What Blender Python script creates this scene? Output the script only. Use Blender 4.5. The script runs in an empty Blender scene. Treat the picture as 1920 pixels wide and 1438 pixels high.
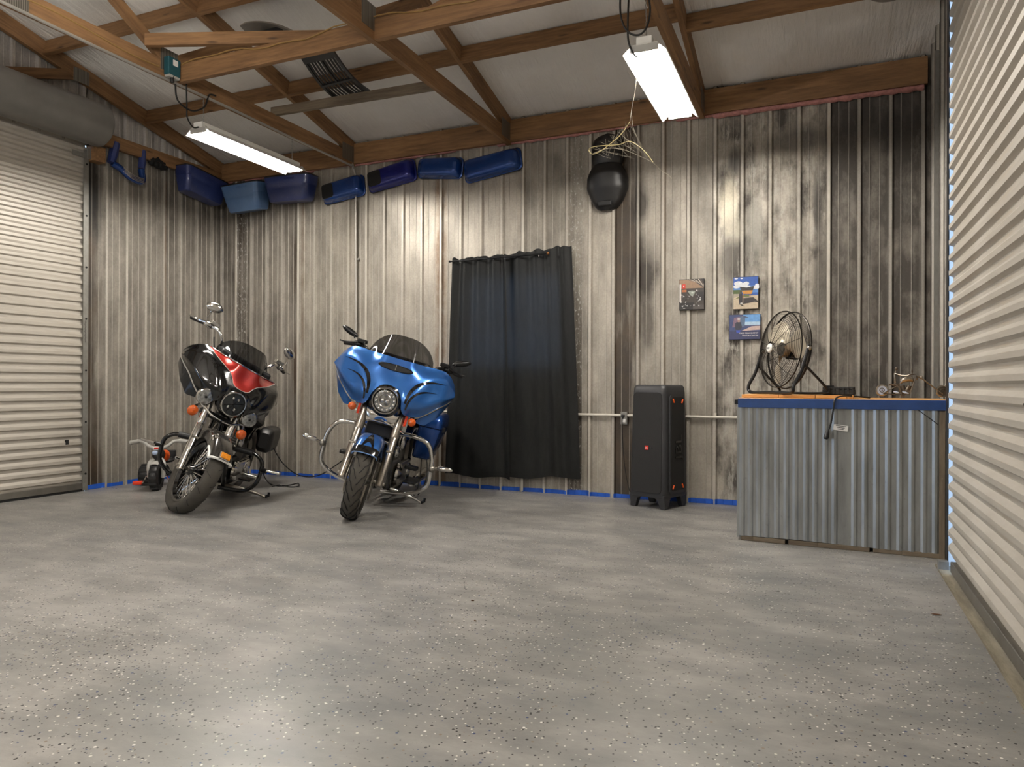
import bpy, bmesh, math, random
from mathutils import Matrix, Vector, noise as mnoise
PI = math.pi
random.seed(7)
C = bpy.context.scene.collection
scene = bpy.context.scene

# ------------------------------------------------------------------ camera
CAM_H = 1.05
F_PX, YAW, PITCH, ROLL = 1357.4, -0.4064, 0.00112, 0.003518
cam = bpy.data.cameras.new('camera')
cam.sensor_fit = 'HORIZONTAL'; cam.sensor_width = 36.0
cam.lens = 36.0*F_PX/1920.0
cam.clip_start = 0.05
camo = bpy.data.objects.new('camera', cam); C.objects.link(camo)
_f = Vector((math.sin(YAW)*math.cos(PITCH), math.cos(YAW)*math.cos(PITCH), math.sin(PITCH)))
_r = Vector((math.cos(YAW), -math.sin(YAW), 0)); _u = _r.cross(_f)
_r2 = math.cos(ROLL)*_r + math.sin(ROLL)*_u; _u2 = -math.sin(ROLL)*_r + math.cos(ROLL)*_u
camo.matrix_world = Matrix(((_r2.x,_u2.x,-_f.x,0),(_r2.y,_u2.y,-_f.y,0),(_r2.z,_u2.z,-_f.z,CAM_H),(0,0,0,1)))
scene.camera = camo

# ------------------------------------------------------------------ world and exposure
world = bpy.data.worlds.new('world'); scene.world = world
world.use_nodes = True
bg = world.node_tree.nodes['Background']
bg.inputs[0].default_value = (0.46, 0.66, 1.0, 1); bg.inputs[1].default_value = 4.2
scene.view_settings.view_transform = 'Standard'
scene.view_settings.look = 'None'
scene.view_settings.exposure = 0.0
scene.view_settings.gamma = 1.0
scene.view_settings.use_curve_mapping = False
TUBE_STRENGTH = 290.0         # emission of the fluorescent tubes in view
FILL_STRENGTH = 215.0         # and of the unseen bare ones added as fill light
YW, XL, XR, YF = 6.567, -6.63, 0.78, -5.2    # wall planes: back, left, right, front
XD = 0.69                      # plane of the right roller door

# ------------------------------------------------------------------ helpers: materials
def lin(c):
    return tuple(((v/255.0)/12.92 if v/255.0 <= 0.04045 else ((v/255.0+0.055)/1.055)**2.4) for v in c)
class NT:
    def __init__(s, name):
        s.m = bpy.data.materials.new(name); s.m.use_nodes = True
        s.t = s.m.node_tree; s.b = s.t.nodes['Principled BSDF']
    def n(s, typ, props=None, **kw):
        nd = s.t.nodes.new(typ)
        for k, v in (props or {}).items(): setattr(nd, k, v)
        for k, v in kw.items():
            k = k.replace('_', ' ')
            i = nd.inputs[int(k[1:])] if k[0] == 'i' and k[1:].isdigit() else nd.inputs[k]
            s.set(i, v)
        return nd
    def set(s, inp, v):
        if isinstance(v, bpy.types.NodeSocket): s.t.links.new(v, inp)
        elif isinstance(v, bpy.types.Node): s.t.links.new(v.outputs[0], inp)
        else: inp.default_value = v
    def math(s, op, a, b=0.0, c=None, clamp=False):
        nd = s.t.nodes.new('ShaderNodeMath'); nd.operation = op; nd.use_clamp = clamp
        s.set(nd.inputs[0], a); s.set(nd.inputs[1], b)
        if c is not None: s.set(nd.inputs[2], c)
        return nd.outputs[0]
    def coord(s): return s.n('ShaderNodeTexCoord').outputs['Object']
    def scaled(s, sc, off=(0,0,0), co=None):
        mp = s.n('ShaderNodeMapping'); mp.inputs['Scale'].default_value = sc; mp.inputs['Location'].default_value = off
        s.t.links.new(co or s.coord(), mp.inputs[0]); return mp.outputs[0]
    def noise(s, vec, scale=5, detail=4, rough=0.55, out=0):
        nd = s.n('ShaderNodeTexNoise', Vector=vec, Scale=scale, Detail=detail, Roughness=rough)
        return nd.outputs[out]
    def ramp(s, fac, stops, interp='LINEAR'):
        nd = s.t.nodes.new('ShaderNodeValToRGB'); nd.color_ramp.interpolation = interp
        e = nd.color_ramp.elements
        while len(e) < len(stops): e.new(0.5)
        for el, (p, c) in zip(e, stops):
            el.position = p
            el.color = (c, c, c, 1) if isinstance(c, (int, float)) else (c[0], c[1], c[2], 1)
        s.set(nd.inputs[0], fac); return nd.outputs[0]
    def mix(s, fac, a, b, mode='MIX'):
        nd = s.t.nodes.new('ShaderNodeMix'); nd.data_type = 'RGBA'; nd.blend_type = mode
        s.set(nd.inputs[0], fac)
        for i, v in ((6, a), (7, b)):
            s.set(nd.inputs[i], (v[0], v[1], v[2], 1) if isinstance(v, tuple) and len(v) == 3 else v)
        return nd.outputs[2]
    def bump(s, h, strength=0.3, dist=0.01):
        nd = s.n('ShaderNodeBump', Height=h, Strength=strength, Distance=dist)
        s.t.links.new(nd.outputs[0], s.b.inputs['Normal'])
    def base(s, col): s.set(s.b.inputs['Base Color'], (col[0],col[1],col[2],1) if isinstance(col, tuple) else col)
    def done(s, rough=0.5, metal=0.0, **kw):
        s.set(s.b.inputs['Roughness'], rough); s.set(s.b.inputs['Metallic'], metal)
        for k, v in kw.items(): s.set(s.b.inputs[k.replace('_', ' ')], v)
        return s.m
def plain(name, rgb, rough=0.5, metal=0.0, var=0.12, nscale=9.0, rvar=0.0, **kw):
    t = NT(name); c = lin(rgb); co = t.coord()
    nz = t.noise(co, nscale, 5)
    k = t.ramp(nz, [(0.3, 1-var), (0.7, 1+0)])
    t.base(t.mix(1.0, c, k, 'MULTIPLY'))
    r = rough if not rvar else t.math('MULTIPLY_ADD', t.noise(co, nscale*2.3, 3), rvar, rough-rvar/2)
    return t.done(r, metal, **kw)
def emis(name, rgb, strength):
    t = NT(name); t.base(rgb)
    return t.done(0.4, 0, Emission_Color=(rgb[0], rgb[1], rgb[2], 1), Emission_Strength=strength)
def woodmat(name, ca, cb, rough=0.7, stretch=1.0):
    t = NT(name); co = t.coord()
    rnd = t.n('ShaderNodeObjectInfo').outputs['Random']
    off = t.n('ShaderNodeVectorMath', {'operation': 'ADD'}, i0=co); 
    cmb = t.n('ShaderNodeCombineXYZ', X=t.math('MULTIPLY', rnd, 37.0), Y=t.math('MULTIPLY', rnd, 11.0), Z=rnd)
    t.set(off.inputs[1], cmb)
    v = off.outputs[0]
    g = t.noise(t.scaled((1.3*stretch, 16, 16), co=v), 3.0, 7, 0.65)
    g2 = t.noise(t.scaled((0.5, 3, 3), co=v), 2.5, 3)
    f = t.math('MULTIPLY_ADD', g2, 0.6, t.math('MULTIPLY_ADD', g, 0.9, -0.25))
    col = t.ramp(f, [(0.25, lin(ca)), (0.75, lin(cb))])
    kn = t.n('ShaderNodeTexVoronoi', Vector=t.scaled((2.2, 9, 9), co=v), Scale=1.0).outputs['Distance']
    col = t.mix(t.ramp(kn, [(0.05, 0.75), (0.13, 0.0)]), col, lin((45, 28, 16)))
    t.base(col); t.bump(g, 0.25, 0.004)
    return t.done(rough)
M = {}
M['wood'] = woodmat('framing_lumber', (96, 68, 42), (154, 116, 77))
M['wood_grey'] = woodmat('weathered_lumber', (84, 72, 58), (132, 118, 98))
M['wood_pine'] = woodmat('pine_board', (176, 116, 58), (226, 176, 108), 0.55)
M['chrome'] = plain('chrome', (214, 212, 208), 0.12, 1.0, 0.05)
M['chrome_dull'] = plain('polished_metal', (176, 170, 160), 0.28, 1.0, 0.12)
M['alu'] = plain('cast_aluminium', (150, 146, 138), 0.4, 0.9, 0.2)
M['black_gloss'] = plain('gloss_black_paint', (9, 9, 10), 0.13, 0.0, 0.1, Coat_Weight=0.6, Coat_Roughness=0.05)
M['black_metal'] = plain('black_metal', (16, 16, 17), 0.35, 0.2, 0.2)
M['black_plastic'] = plain('black_plastic', (24, 24, 25), 0.5, 0.0, 0.2)
M['black_matte'] = plain('matte_black', (14, 14, 14), 0.8, 0.0, 0.2)
M['leather'] = plain('black_leather', (22, 21, 21), 0.42, 0.0, 0.2, 30)
M['rubber'] = plain('tyre_rubber', (66, 62, 55), 0.75, 0.0, 0.35, 14)
M['groove'] = plain('tread_groove_rubber', (12, 12, 11), 0.85, 0.0, 0.1)
M['steel'] = plain('galvanised_steel', (150, 148, 142), 0.42, 0.6, 0.22, 22)
M['white_metal'] = plain('white_enamel', (225, 224, 218), 0.45, 0.0, 0.05)
M['amber'] = plain('amber_lens', (214, 92, 14), 0.18, 0.0, 0.25, 60, Coat_Weight=0.5)
M['amber2'] = plain('yellow_lens', (226, 140, 20), 0.2, 0.0, 0.35, 60)
M['glass'] = plain('clear_lens', (206, 208, 208), 0.16, 0.9, 0.75, 38, rvar=0.2)
M['dark_glass'] = plain('dark_lens', (46, 48, 50), 0.1, 0.3, 0.4, 40)
M['orange'] = plain('orange_plastic', (232, 92, 24), 0.4, 0, 0.08)
M['redorange'] = plain('red_orange_plastic', (226, 58, 16), 0.45, 0, 0.08)
M['grey_plastic'] = plain('light_grey_plastic', (172, 170, 164), 0.45, 0, 0.08)
M['white'] = plain('white_plastic', (226, 224, 220), 0.4, 0, 0.05)
M['cord'] = plain('black_cord_rubber', (17, 16, 15), 0.55, 0, 0.1)
M['red'] = plain('red_badge', (206, 38, 22), 0.4, 0, 0.05)
def flake(name, a, b, metal=0.55, rough=0.28, dust=0.06):
    t = NT(name); co = t.coord()
    n1 = t.noise(co, 2.2, 3); col = t.ramp(n1, [(0.3, lin(a)), (0.7, lin(b))])
    d = t.ramp(t.noise(co, 60, 3), [(0.62, 0.0), (0.75, dust)])
    t.base(t.mix(d, col, lin((190, 190, 185))))
    return t.done(rough, metal, Coat_Weight=0.7, Coat_Roughness=0.12)
M['blue'] = flake('metallic_blue_paint', (30, 84, 158), (52, 118, 196))
M['blue_deep'] = flake('deep_blue_paint', (12, 52, 118), (24, 78, 158), 0.5, 0.25)
M['blue_navy'] = flake('navy_paint', (36, 50, 104), (52, 68, 128), 0.2, 0.45, 0.12)
M['blue_pale'] = flake('pale_blue_paint', (78, 112, 160), (98, 134, 182), 0.15, 0.45, 0.1)
M['red_paint'] = flake('metallic_red_paint', (136, 22, 16), (186, 44, 32), 0.5, 0.25)
M['grey_paint'] = plain('dark_pewter_paint', (52, 49, 46), 0.22, 0.4, 0.1, Coat_Weight=0.5)
def tint(name, rgb, alpha):
    t = NT(name); co = t.coord()
    t.base(lin(rgb))
    return t.done(t.math('MULTIPLY_ADD', t.noise(co, 40, 3), 0.06, 0.03), 0.0, Alpha=alpha)
M['windscreen'] = tint('tinted_windscreen', (12, 12, 13), 0.62)

# ------------------------------------------------------------------ helpers: meshes
def catmull(pts, n=6, closed=False):
    P = [Vector(p) for p in pts]; out = []; L = len(P)
    rng = range(L) if closed else range(L-1)
    for i in rng:
        if closed: a, b, c, d = P[(i-1) % L], P[i], P[(i+1) % L], P[(i+2) % L]
        else: a, b, c, d = P[max(i-1, 0)], P[i], P[i+1], P[min(i+2, L-1)]
        for k in range(n):
            t = k/n
            out.append(0.5*((2*b)+(c-a)*t+(2*a-5*b+4*c-d)*t*t+(3*b-a-3*c+d)*t*t*t))
    if not closed: out.append(P[-1])
    return out
def interp(tab, x):
    if x <= tab[0][0]: return tab[0][1]
    for (x0, v0), (x1, v1) in zip(tab, tab[1:]):
        if x <= x1:
            t = (x-x0)/(x1-x0)
            if isinstance(v0, (tuple, list)): return tuple(p+(q-p)*t for p, q in zip(v0, v1))
            return v0+(v1-v0)*t
    return tab[-1][1]
def frame(z, x=None):
    z = Vector(z).normalized()
    up = Vector(x) if x is not None else (Vector((0, 0, 1)) if abs(z.z) < 0.95 else Vector((1, 0, 0)))
    a = up.cross(z).normalized() if x is None else (up-z*up.dot(z)).normalized()
    b = z.cross(a)
    return Matrix(((a.x, b.x, z.x), (a.y, b.y, z.y), (a.z, b.z, z.z))).to_4x4()
def T(x, y=None, z=None):
    return Matrix.Translation(Vector(x) if y is None else Vector((x, y, z)))
def RX(a): return Matrix.Rotation(a, 4, 'X')
def RY(a): return Matrix.Rotation(a, 4, 'Y')
def RZ(a): return Matrix.Rotation(a, 4, 'Z')
class MB:
    def __init__(s): s.v = []; s.f = []; s.mi = []; s.cur = 0
    def add(s, vs, fs, mx=None):
        o = len(s.v)
        for p in vs:
            p = Vector(p)
            s.v.append(mx @ p if mx is not None else p)
        for f in fs: s.f.append(tuple(i+o for i in f)); s.mi.append(s.cur)
        return s
    def box(s, c, d, mx=None, taper=1.0):
        x, y, z = (v/2 for v in d); c = Vector(c)
        vs = [(-x,-y,-z),(x,-y,-z),(x,y,-z),(-x,y,-z),(-x*taper,-y*taper,z),(x*taper,-y*taper,z),(x*taper,y*taper,z),(-x*taper,y*taper,z)]
        m = T(c) if mx is None else mx @ T(c)
        return s.add(vs, [(3,2,1,0),(4,5,6,7),(0,1,5,4),(1,2,6,5),(2,3,7,6),(3,0,4,7)], m)
    def tube(s, path, r, n=8, closed=False, caps=True, mx=None):
        P = [Vector(p) for p in path]; L = len(P)
        rr = r if isinstance(r, (list, tuple)) else [r]*L
        prev = None; vs = []; fs = []
        for i in range(L):
            a = P[(i-1) % L] if closed else P[max(i-1, 0)]
            b = P[(i+1) % L] if closed else P[min(i+1, L-1)]
            d = (b-a)
            d = d.normalized() if d.length > 1e-9 else Vector((0, 0, 1))
            if prev is None:
                x = d.orthogonal().normalized()
            else:
                x = prev - d*prev.dot(d)
                x = x.normalized() if x.length > 1e-6 else d.orthogonal().normalized()
            prev = x; y = d.cross(x)
            for k in range(n):
                t = 2*PI*k/n
                vs.append(P[i]+(x*math.cos(t)+y*math.sin(t))*rr[i])
        for i in range(L if closed else L-1):
            j = (i+1) % L
            for k in range(n):
                k2 = (k+1) % n
                fs.append((i*n+k, i*n+k2, j*n+k2, j*n+k))
        if caps and not closed:
            fs.append(tuple(range(n-1, -1, -1))); fs.append(tuple((L-1)*n+k for k in range(n)))
        return s.add(vs, fs, mx)
    def lathe(s, prof, n=24, mx=None, a0=0.0, a1=2*PI, close=False):
        # prof: (r, z) pairs about local z
        full = abs(a1-a0-2*PI) < 1e-6; m = n if full else n+1
        vs = []; fs = []; L = len(prof)
        for i in range(m):
            t = a0+(a1-a0)*i/n
            for r, z in prof: vs.append((r*math.cos(t), r*math.sin(t), z))
        for i in range(n):
            j = (i+1) % m
            for k in range(L if close else L-1):
                k2 = (k+1) % L
                fs.append((i*L+k, j*L+k, j*L+k2, i*L+k2))
        return s.add(vs, fs, mx)
    def disc(s, r, n=24, mx=None):
        return s.add([(r*math.cos(2*PI*k/n), r*math.sin(2*PI*k/n), 0) for k in range(n)], [tuple(range(n))], mx)
    def cyl(s, p, q, r, n=14, r2=None):
        return s.tube([p, q], [r, r if r2 is None else r2], n)
    def sphere(s, c, r, nu=16, nv=10, mx=None):
        r = (r, r, r) if isinstance(r, (int, float)) else r
        prof = [(max(1e-4, math.sin(PI*k/nv)), -math.cos(PI*k/nv)) for k in range(nv+1)]
        m = T(c) @ Matrix.Diagonal((r[0], r[1], r[2], 1))
        return s.lathe(prof, nu, m if mx is None else mx @ m)
    def grid(s, fn, nu, nv, mx=None, wrapu=False):
        vs = [fn(i/nu, j/nv) for i in range(nu+1) for j in range(nv+1)]
        fs = [(i*(nv+1)+j, (i+1)*(nv+1)+j, (i+1)*(nv+1)+j+1, i*(nv+1)+j+1) for i in range(nu) for j in range(nv)]
        return s.add(vs, fs, mx)
    def prism(s, poly, d0, d1, mx=None):
        # polygon in local xy, extruded along z
        n = len(poly)
        vs = [(p[0], p[1], d0) for p in poly]+[(p[0], p[1], d1) for p in poly]
        fs = [tuple(range(n-1, -1, -1)), tuple(range(n, 2*n))]+[(i, (i+1) % n, n+(i+1) % n, n+i) for i in range(n)]
        return s.add(vs, fs, mx)
    def strip(s, pts, w, t, mx=None):
        # flat polyline ribbon in local xy with width w and thickness t
        P = [Vector(p).to_2d() if len(p) == 3 else Vector(p) for p in pts]; vs = []; fs = []
        for i, p in enumerate(P):
            d = (P[min(i+1, len(P)-1)]-P[max(i-1, 0)]).normalized(); nrm = Vector((-d.y, d.x))*w/2
            for q, z in ((p-nrm, 0), (p+nrm, 0), (p+nrm, t), (p-nrm, t)): vs.append((q.x, q.y, z))
        for i in range(len(P)-1):
            for k in range(4): fs.append((4*i+k, 4*i+(k+1) % 4, 4*i+4+(k+1) % 4, 4*i+4+k))
        fs += [(3, 2, 1, 0), tuple(4*(len(P)-1)+k for k in range(4))]
        return s.add(vs, fs, mx)
    def mesh(s, name, mats, angle=38, weld=False, solid=0):
        me = bpy.data.meshes.new(name)
        me.from_pydata([tuple(p) for p in s.v], [], s.f)
        for m in (mats if isinstance(mats, (list, tuple)) else [mats]): me.materials.append(m)
        me.polygons.foreach_set('material_index', s.mi)
        bm = bmesh.new(); bm.from_mesh(me)
        if weld: bmesh.ops.remove_doubles(bm, verts=bm.verts, dist=1e-5)
        bmesh.ops.recalc_face_normals(bm, faces=bm.faces)
        if solid: bmesh.ops.solidify(bm, geom=bm.faces[:], thickness=solid)
        bm.to_mesh(me); bm.free()
        me.shade_smooth(); me.set_sharp_from_angle(angle=math.radians(angle))
        me.update(); return me
    def build(s, name, mats, parent=None, mx=None, bevel=0, seg=2, solid=0, angle=38, subsurf=0, sharp=30, weld=False):
        mats = [M[m] if isinstance(m, str) else m for m in (mats if isinstance(mats, (list, tuple)) else [mats])]
        o = bpy.data.objects.new(name, s.mesh(name, mats, angle, weld, solid)); C.objects.link(o)
        if parent is not None: o.parent = parent
        if mx is not None: o.matrix_local = mx
        if subsurf:
            md = o.modifiers.new('sub', 'SUBSURF'); md.levels = md.render_levels = subsurf
        if bevel:
            md = o.modifiers.new('bevel', 'BEVEL'); md.width = bevel; md.segments = seg
            md.harden_normals = True; md.limit_method = 'ANGLE'; md.angle_limit = math.radians(sharp)
        return o
def tag(o, label=None, cat=None, group=None, kind=None):
    if label: o['label'] = label
    if cat: o['category'] = cat
    if group: o['group'] = group
    if kind: o['kind'] = kind
    return o
def empty(name, mx=None):
    o = bpy.data.objects.new(name, None); C.objects.link(o); o.empty_display_size = 0.1
    if mx is not None: o.matrix_world = mx
    return o
def thing(name, label, cat, mx=None, group=None, kind=None):
    return tag(empty(name, mx), label, cat, group, kind)
def share(name, me, parent, mx=None):
    o = bpy.data.objects.new(name, me); C.objects.link(o); o.parent = parent
    if mx is not None: o.matrix_local = mx
    return o
def beam_mesh(L, h, t):
    return MB().box((L/2, 0, 0), (L, t, h))
def beam(name, p0, p1, h, t, mat, parent=None, roll=None):
    # local x runs along the board, z is its height
    p0, p1 = Vector(p0), Vector(p1); d = (p1-p0); L = d.length; x = d.normalized()
    up = Vector(roll) if roll is not None else Vector((0, 0, 1))
    z = (up-x*up.dot(x)).normalized(); y = z.cross(x)
    mx = Matrix(((x.x, y.x, z.x, p0.x), (x.y, y.y, z.y, p0.y), (x.z, y.z, z.z, p0.z), (0, 0, 0, 1)))
    return beam_mesh(L, h, t).build(name, mat, parent, mx)
def text_mesh(name, body, size, mat, parent, mx, extrude=0.0008, align='CENTER', shear=0.0, sx=1.0):
    cu = bpy.data.curves.new(name, 'FONT'); cu.body = body; cu.size = size; cu.extrude = extrude
    cu.align_x = align; cu.align_y = 'CENTER'; cu.shear = shear; cu.resolution_u = 2
    tmp = bpy.data.objects.new(name+'_curve', cu); C.objects.link(tmp)
    dg = bpy.context.evaluated_depsgraph_get()
    me = bpy.data.meshes.new_from_object(tmp.evaluated_get(dg))
    bpy.data.objects.remove(tmp); bpy.data.curves.remove(cu)
    me.materials.clear(); me.materials.append(M[mat] if isinstance(mat, str) else mat)
    o = bpy.data.objects.new(name, me); C.objects.link(o)
    if parent is not None: o.parent = parent
    o.matrix_local = mx @ Matrix.Diagonal((sx, 1, 1, 1))
    return o

# ================================================================== SETTING
YF = -4.56
XD = 0.67
RIDGE = 1.0
EAVE_Z = 3.66
def roof_z(y): return EAVE_Z+0.245*(6.55-y) if y >= RIDGE else EAVE_Z+0.245*(6.55-RIDGE)-0.245*(RIDGE-y)
WIN = (-3.31, -2.30, 1.20, 2.12)     # window behind the curtain: x0, x1, z0, z1
RIB = 0.2286

# ---- floor
def floor_mat():
    t = NT('flaked_epoxy_floor'); co = t.coord()
    big = t.noise(t.scaled((1, 1, 1)), 0.7, 6, 0.6); mid = t.noise(t.scaled((1, 1.8, 1)), 2.6, 7, 0.65)
    f = t.math('MULTIPLY_ADD', mid, 0.6, t.math('MULTIPLY', big, 0.5))
    col = t.ramp(f, [(0.42, lin((110, 110, 108))), (0.54, lin((126, 124, 120))), (0.66, lin((146, 143, 138)))])
    dens = t.ramp(t.noise(co, 0.9, 4, 0.7), [(0.36, 0.08), (0.66, 0.38)])
    for sc, seed, r0, r1 in ((56, 0.0, 0.24, 0.30), (92, 3.7, 0.26, 0.34)):
        v = t.n('ShaderNodeTexVoronoi', Vector=t.scaled((1, 1, 1), (seed, seed, 0)), Scale=sc)
        sp = t.n('ShaderNodeSeparateColor', i0=v.outputs['Color'])
        near = t.ramp(v.outputs['Distance'], [(r0, 1.0), (r1, 0.0)])
        pick = t.math('LESS_THAN', sp.outputs[0], dens)
        fc = t.ramp(sp.outputs[1], [(0.0, lin((34, 33, 34))), (0.40, lin((52, 50, 50))), (0.52, lin((52, 64, 98))), (0.66, lin((190, 186, 176))), (0.84, lin((206, 202, 196))), (0.93, lin((120, 108, 92)))], 'CONSTANT')
        col = t.mix(t.math('MULTIPLY', near, pick), col, fc)
    t.base(col); t.bump(t.noise(co, 180, 3), 0.12, 0.002)
    r = t.ramp(t.noise(t.scaled((1, 2.5, 1)), 1.6, 6, 0.7), [(0.35, 0.44), (0.7, 0.27)])
    return t.done(r, 0.0)
M['floor'] = floor_mat()
fl = MB().box(((XL+XR)/2-0.1, (YW+YF)/2, -0.06), (XR-XL+0.6, YW-YF+0.5, 0.12)).build('floor', 'floor')
tag(fl, kind='structure')
M['outside'] = plain('outdoor_gravel', (150, 145, 136), 0.9)
for i_, x_ in enumerate((4.4, -10.4)):
    tag(MB().box((x_, 1.0, -0.2), (7.0, 14, 0.1)).build('yard_ground', 'outside'), kind='structure')

# ---- corrugated steel walls
def wall_mat(name, axis, lo, hi, dirt, burn, rust, spots=(), gable=None, speck=(), streak=None, amp=None, origin=0.0):
    t = NT(name); co = t.coord()
    sp = t.n('ShaderNodeSeparateXYZ', i0=co); U = sp.outputs[axis]; Z = sp.outputs[2]
    u = t.math('DIVIDE', t.math('SUBTRACT', U, lo), hi-lo)
    P = lambda tab: [((x-lo)/(hi-lo), v) for x, v in tab]
    n1 = t.noise(t.scaled((3, 3, 0.5)), 1.5, 6, 0.6)
    n2 = t.noise(t.scaled((3, 3, 1.6)), 2.2, 8, 0.64)
    n3 = t.noise(co, 55, 4, 0.6)
    D = t.ramp(u, P(dirt))
    nn = t.math('MULTIPLY_ADD', n2, 0.55, t.math('MULTIPLY', n1, 0.45))
    f = t.math('ADD', D, t.math('MULTIPLY', t.math('SUBTRACT', nn, 0.5), t.math('MULTIPLY', t.ramp(u, P(amp)), 6.0) if amp else 1.4))
    f = t.ramp(f, [(0.22, 0.0), (0.55, 0.45), (1.0, 1.0)])
    col = t.mix(f, lin((176, 169, 157)), lin((72, 67, 61)))
    if streak:      # pale washed patches among the soot
        sk = t.math('MULTIPLY', t.ramp(t.noise(t.scaled((6, 6, 1.6), (3, 0, 5)), 1.7, 9, 0.72), [(0.54, 0.0), (0.60, 0.75), (0.70, 0.15)]), t.ramp(u, P(streak)))
        col = t.mix(sk, col, lin((178, 174, 164)))
    B = t.ramp(u, P(burn))
    b = t.ramp(t.math('ADD', B, t.math('MULTIPLY', t.math('SUBTRACT', n1, 0.5), 1.7)), [(0.35, 0.0), (0.75, 1.0)])
    col = t.mix(t.math('MULTIPLY', b, 0.93), col, t.ramp(n2, [(0.3, lin((22, 18, 14))), (0.75, lin((78, 62, 44)))]))
    for (cu, cz, su, sz, amt, rgb) in spots:     # smoke marks with a place of their own
        a = t.math('DIVIDE', t.math('SUBTRACT', U, cu), su); c = t.math('DIVIDE', t.math('SUBTRACT', Z, cz), sz)
        d = t.math('SQRT', t.math('ADD', t.math('MULTIPLY', a, a), t.math('MULTIPLY', c, c)))
        d = t.math('ADD', d, t.math('MULTIPLY', t.math('SUBTRACT', n2, 0.5), 1.6))
        col = t.mix(t.math('MULTIPLY', t.ramp(d, [(0.35, 1.0), (1.0, 0.0)]), amt), col, lin(rgb))
    R = t.math('MULTIPLY', t.ramp(u, P(rust)), t.ramp(n2, [(0.35, 0.15), (0.6, 1.0)]))
    col = t.mix(R, col, lin((112, 78, 40)))
    if speck:
        S = t.math('MULTIPLY', t.ramp(u, P(speck)), t.ramp(t.noise(t.scaled((1, 1, 0.6)), 48, 5, 0.7), [(0.56, 0.0), (0.62, 0.85)]))
        col = t.mix(S, col, lin((196, 194, 188)))
    if gable is not None:
        G = t.ramp(t.math('SUBTRACT', Z, gable), [(0.0, 0.0), (0.06, 1.0)])
        st = t.ramp(t.noise(t.scaled((9, 9, 0.7)), 2.0, 6, 0.7), [(0.30, lin((120, 116, 113))), (0.50, lin((176, 172, 168)))])
        col = t.mix(G, col, st)
    # rib crowns coloured lighter than the flats, a painted stand-in for light on them
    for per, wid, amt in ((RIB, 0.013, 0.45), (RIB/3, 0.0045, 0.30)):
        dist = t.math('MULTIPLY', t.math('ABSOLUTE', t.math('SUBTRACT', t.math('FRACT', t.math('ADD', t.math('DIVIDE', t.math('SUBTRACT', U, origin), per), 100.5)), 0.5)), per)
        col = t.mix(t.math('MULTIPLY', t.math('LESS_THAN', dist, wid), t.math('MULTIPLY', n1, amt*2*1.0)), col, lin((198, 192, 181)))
    col = t.mix(1.0, col, t.ramp(n3, [(0.3, 0.86), (0.7, 1.06)]), 'MULTIPLY')
    t.base(col); t.bump(n3, 0.10, 0.002)
    rough = t.math('MULTIPLY_ADD', f, 0.12, 0.46)
    return t.done(rough, t.math('MULTIPLY_ADD', f, -0.2, 0.32))
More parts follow.
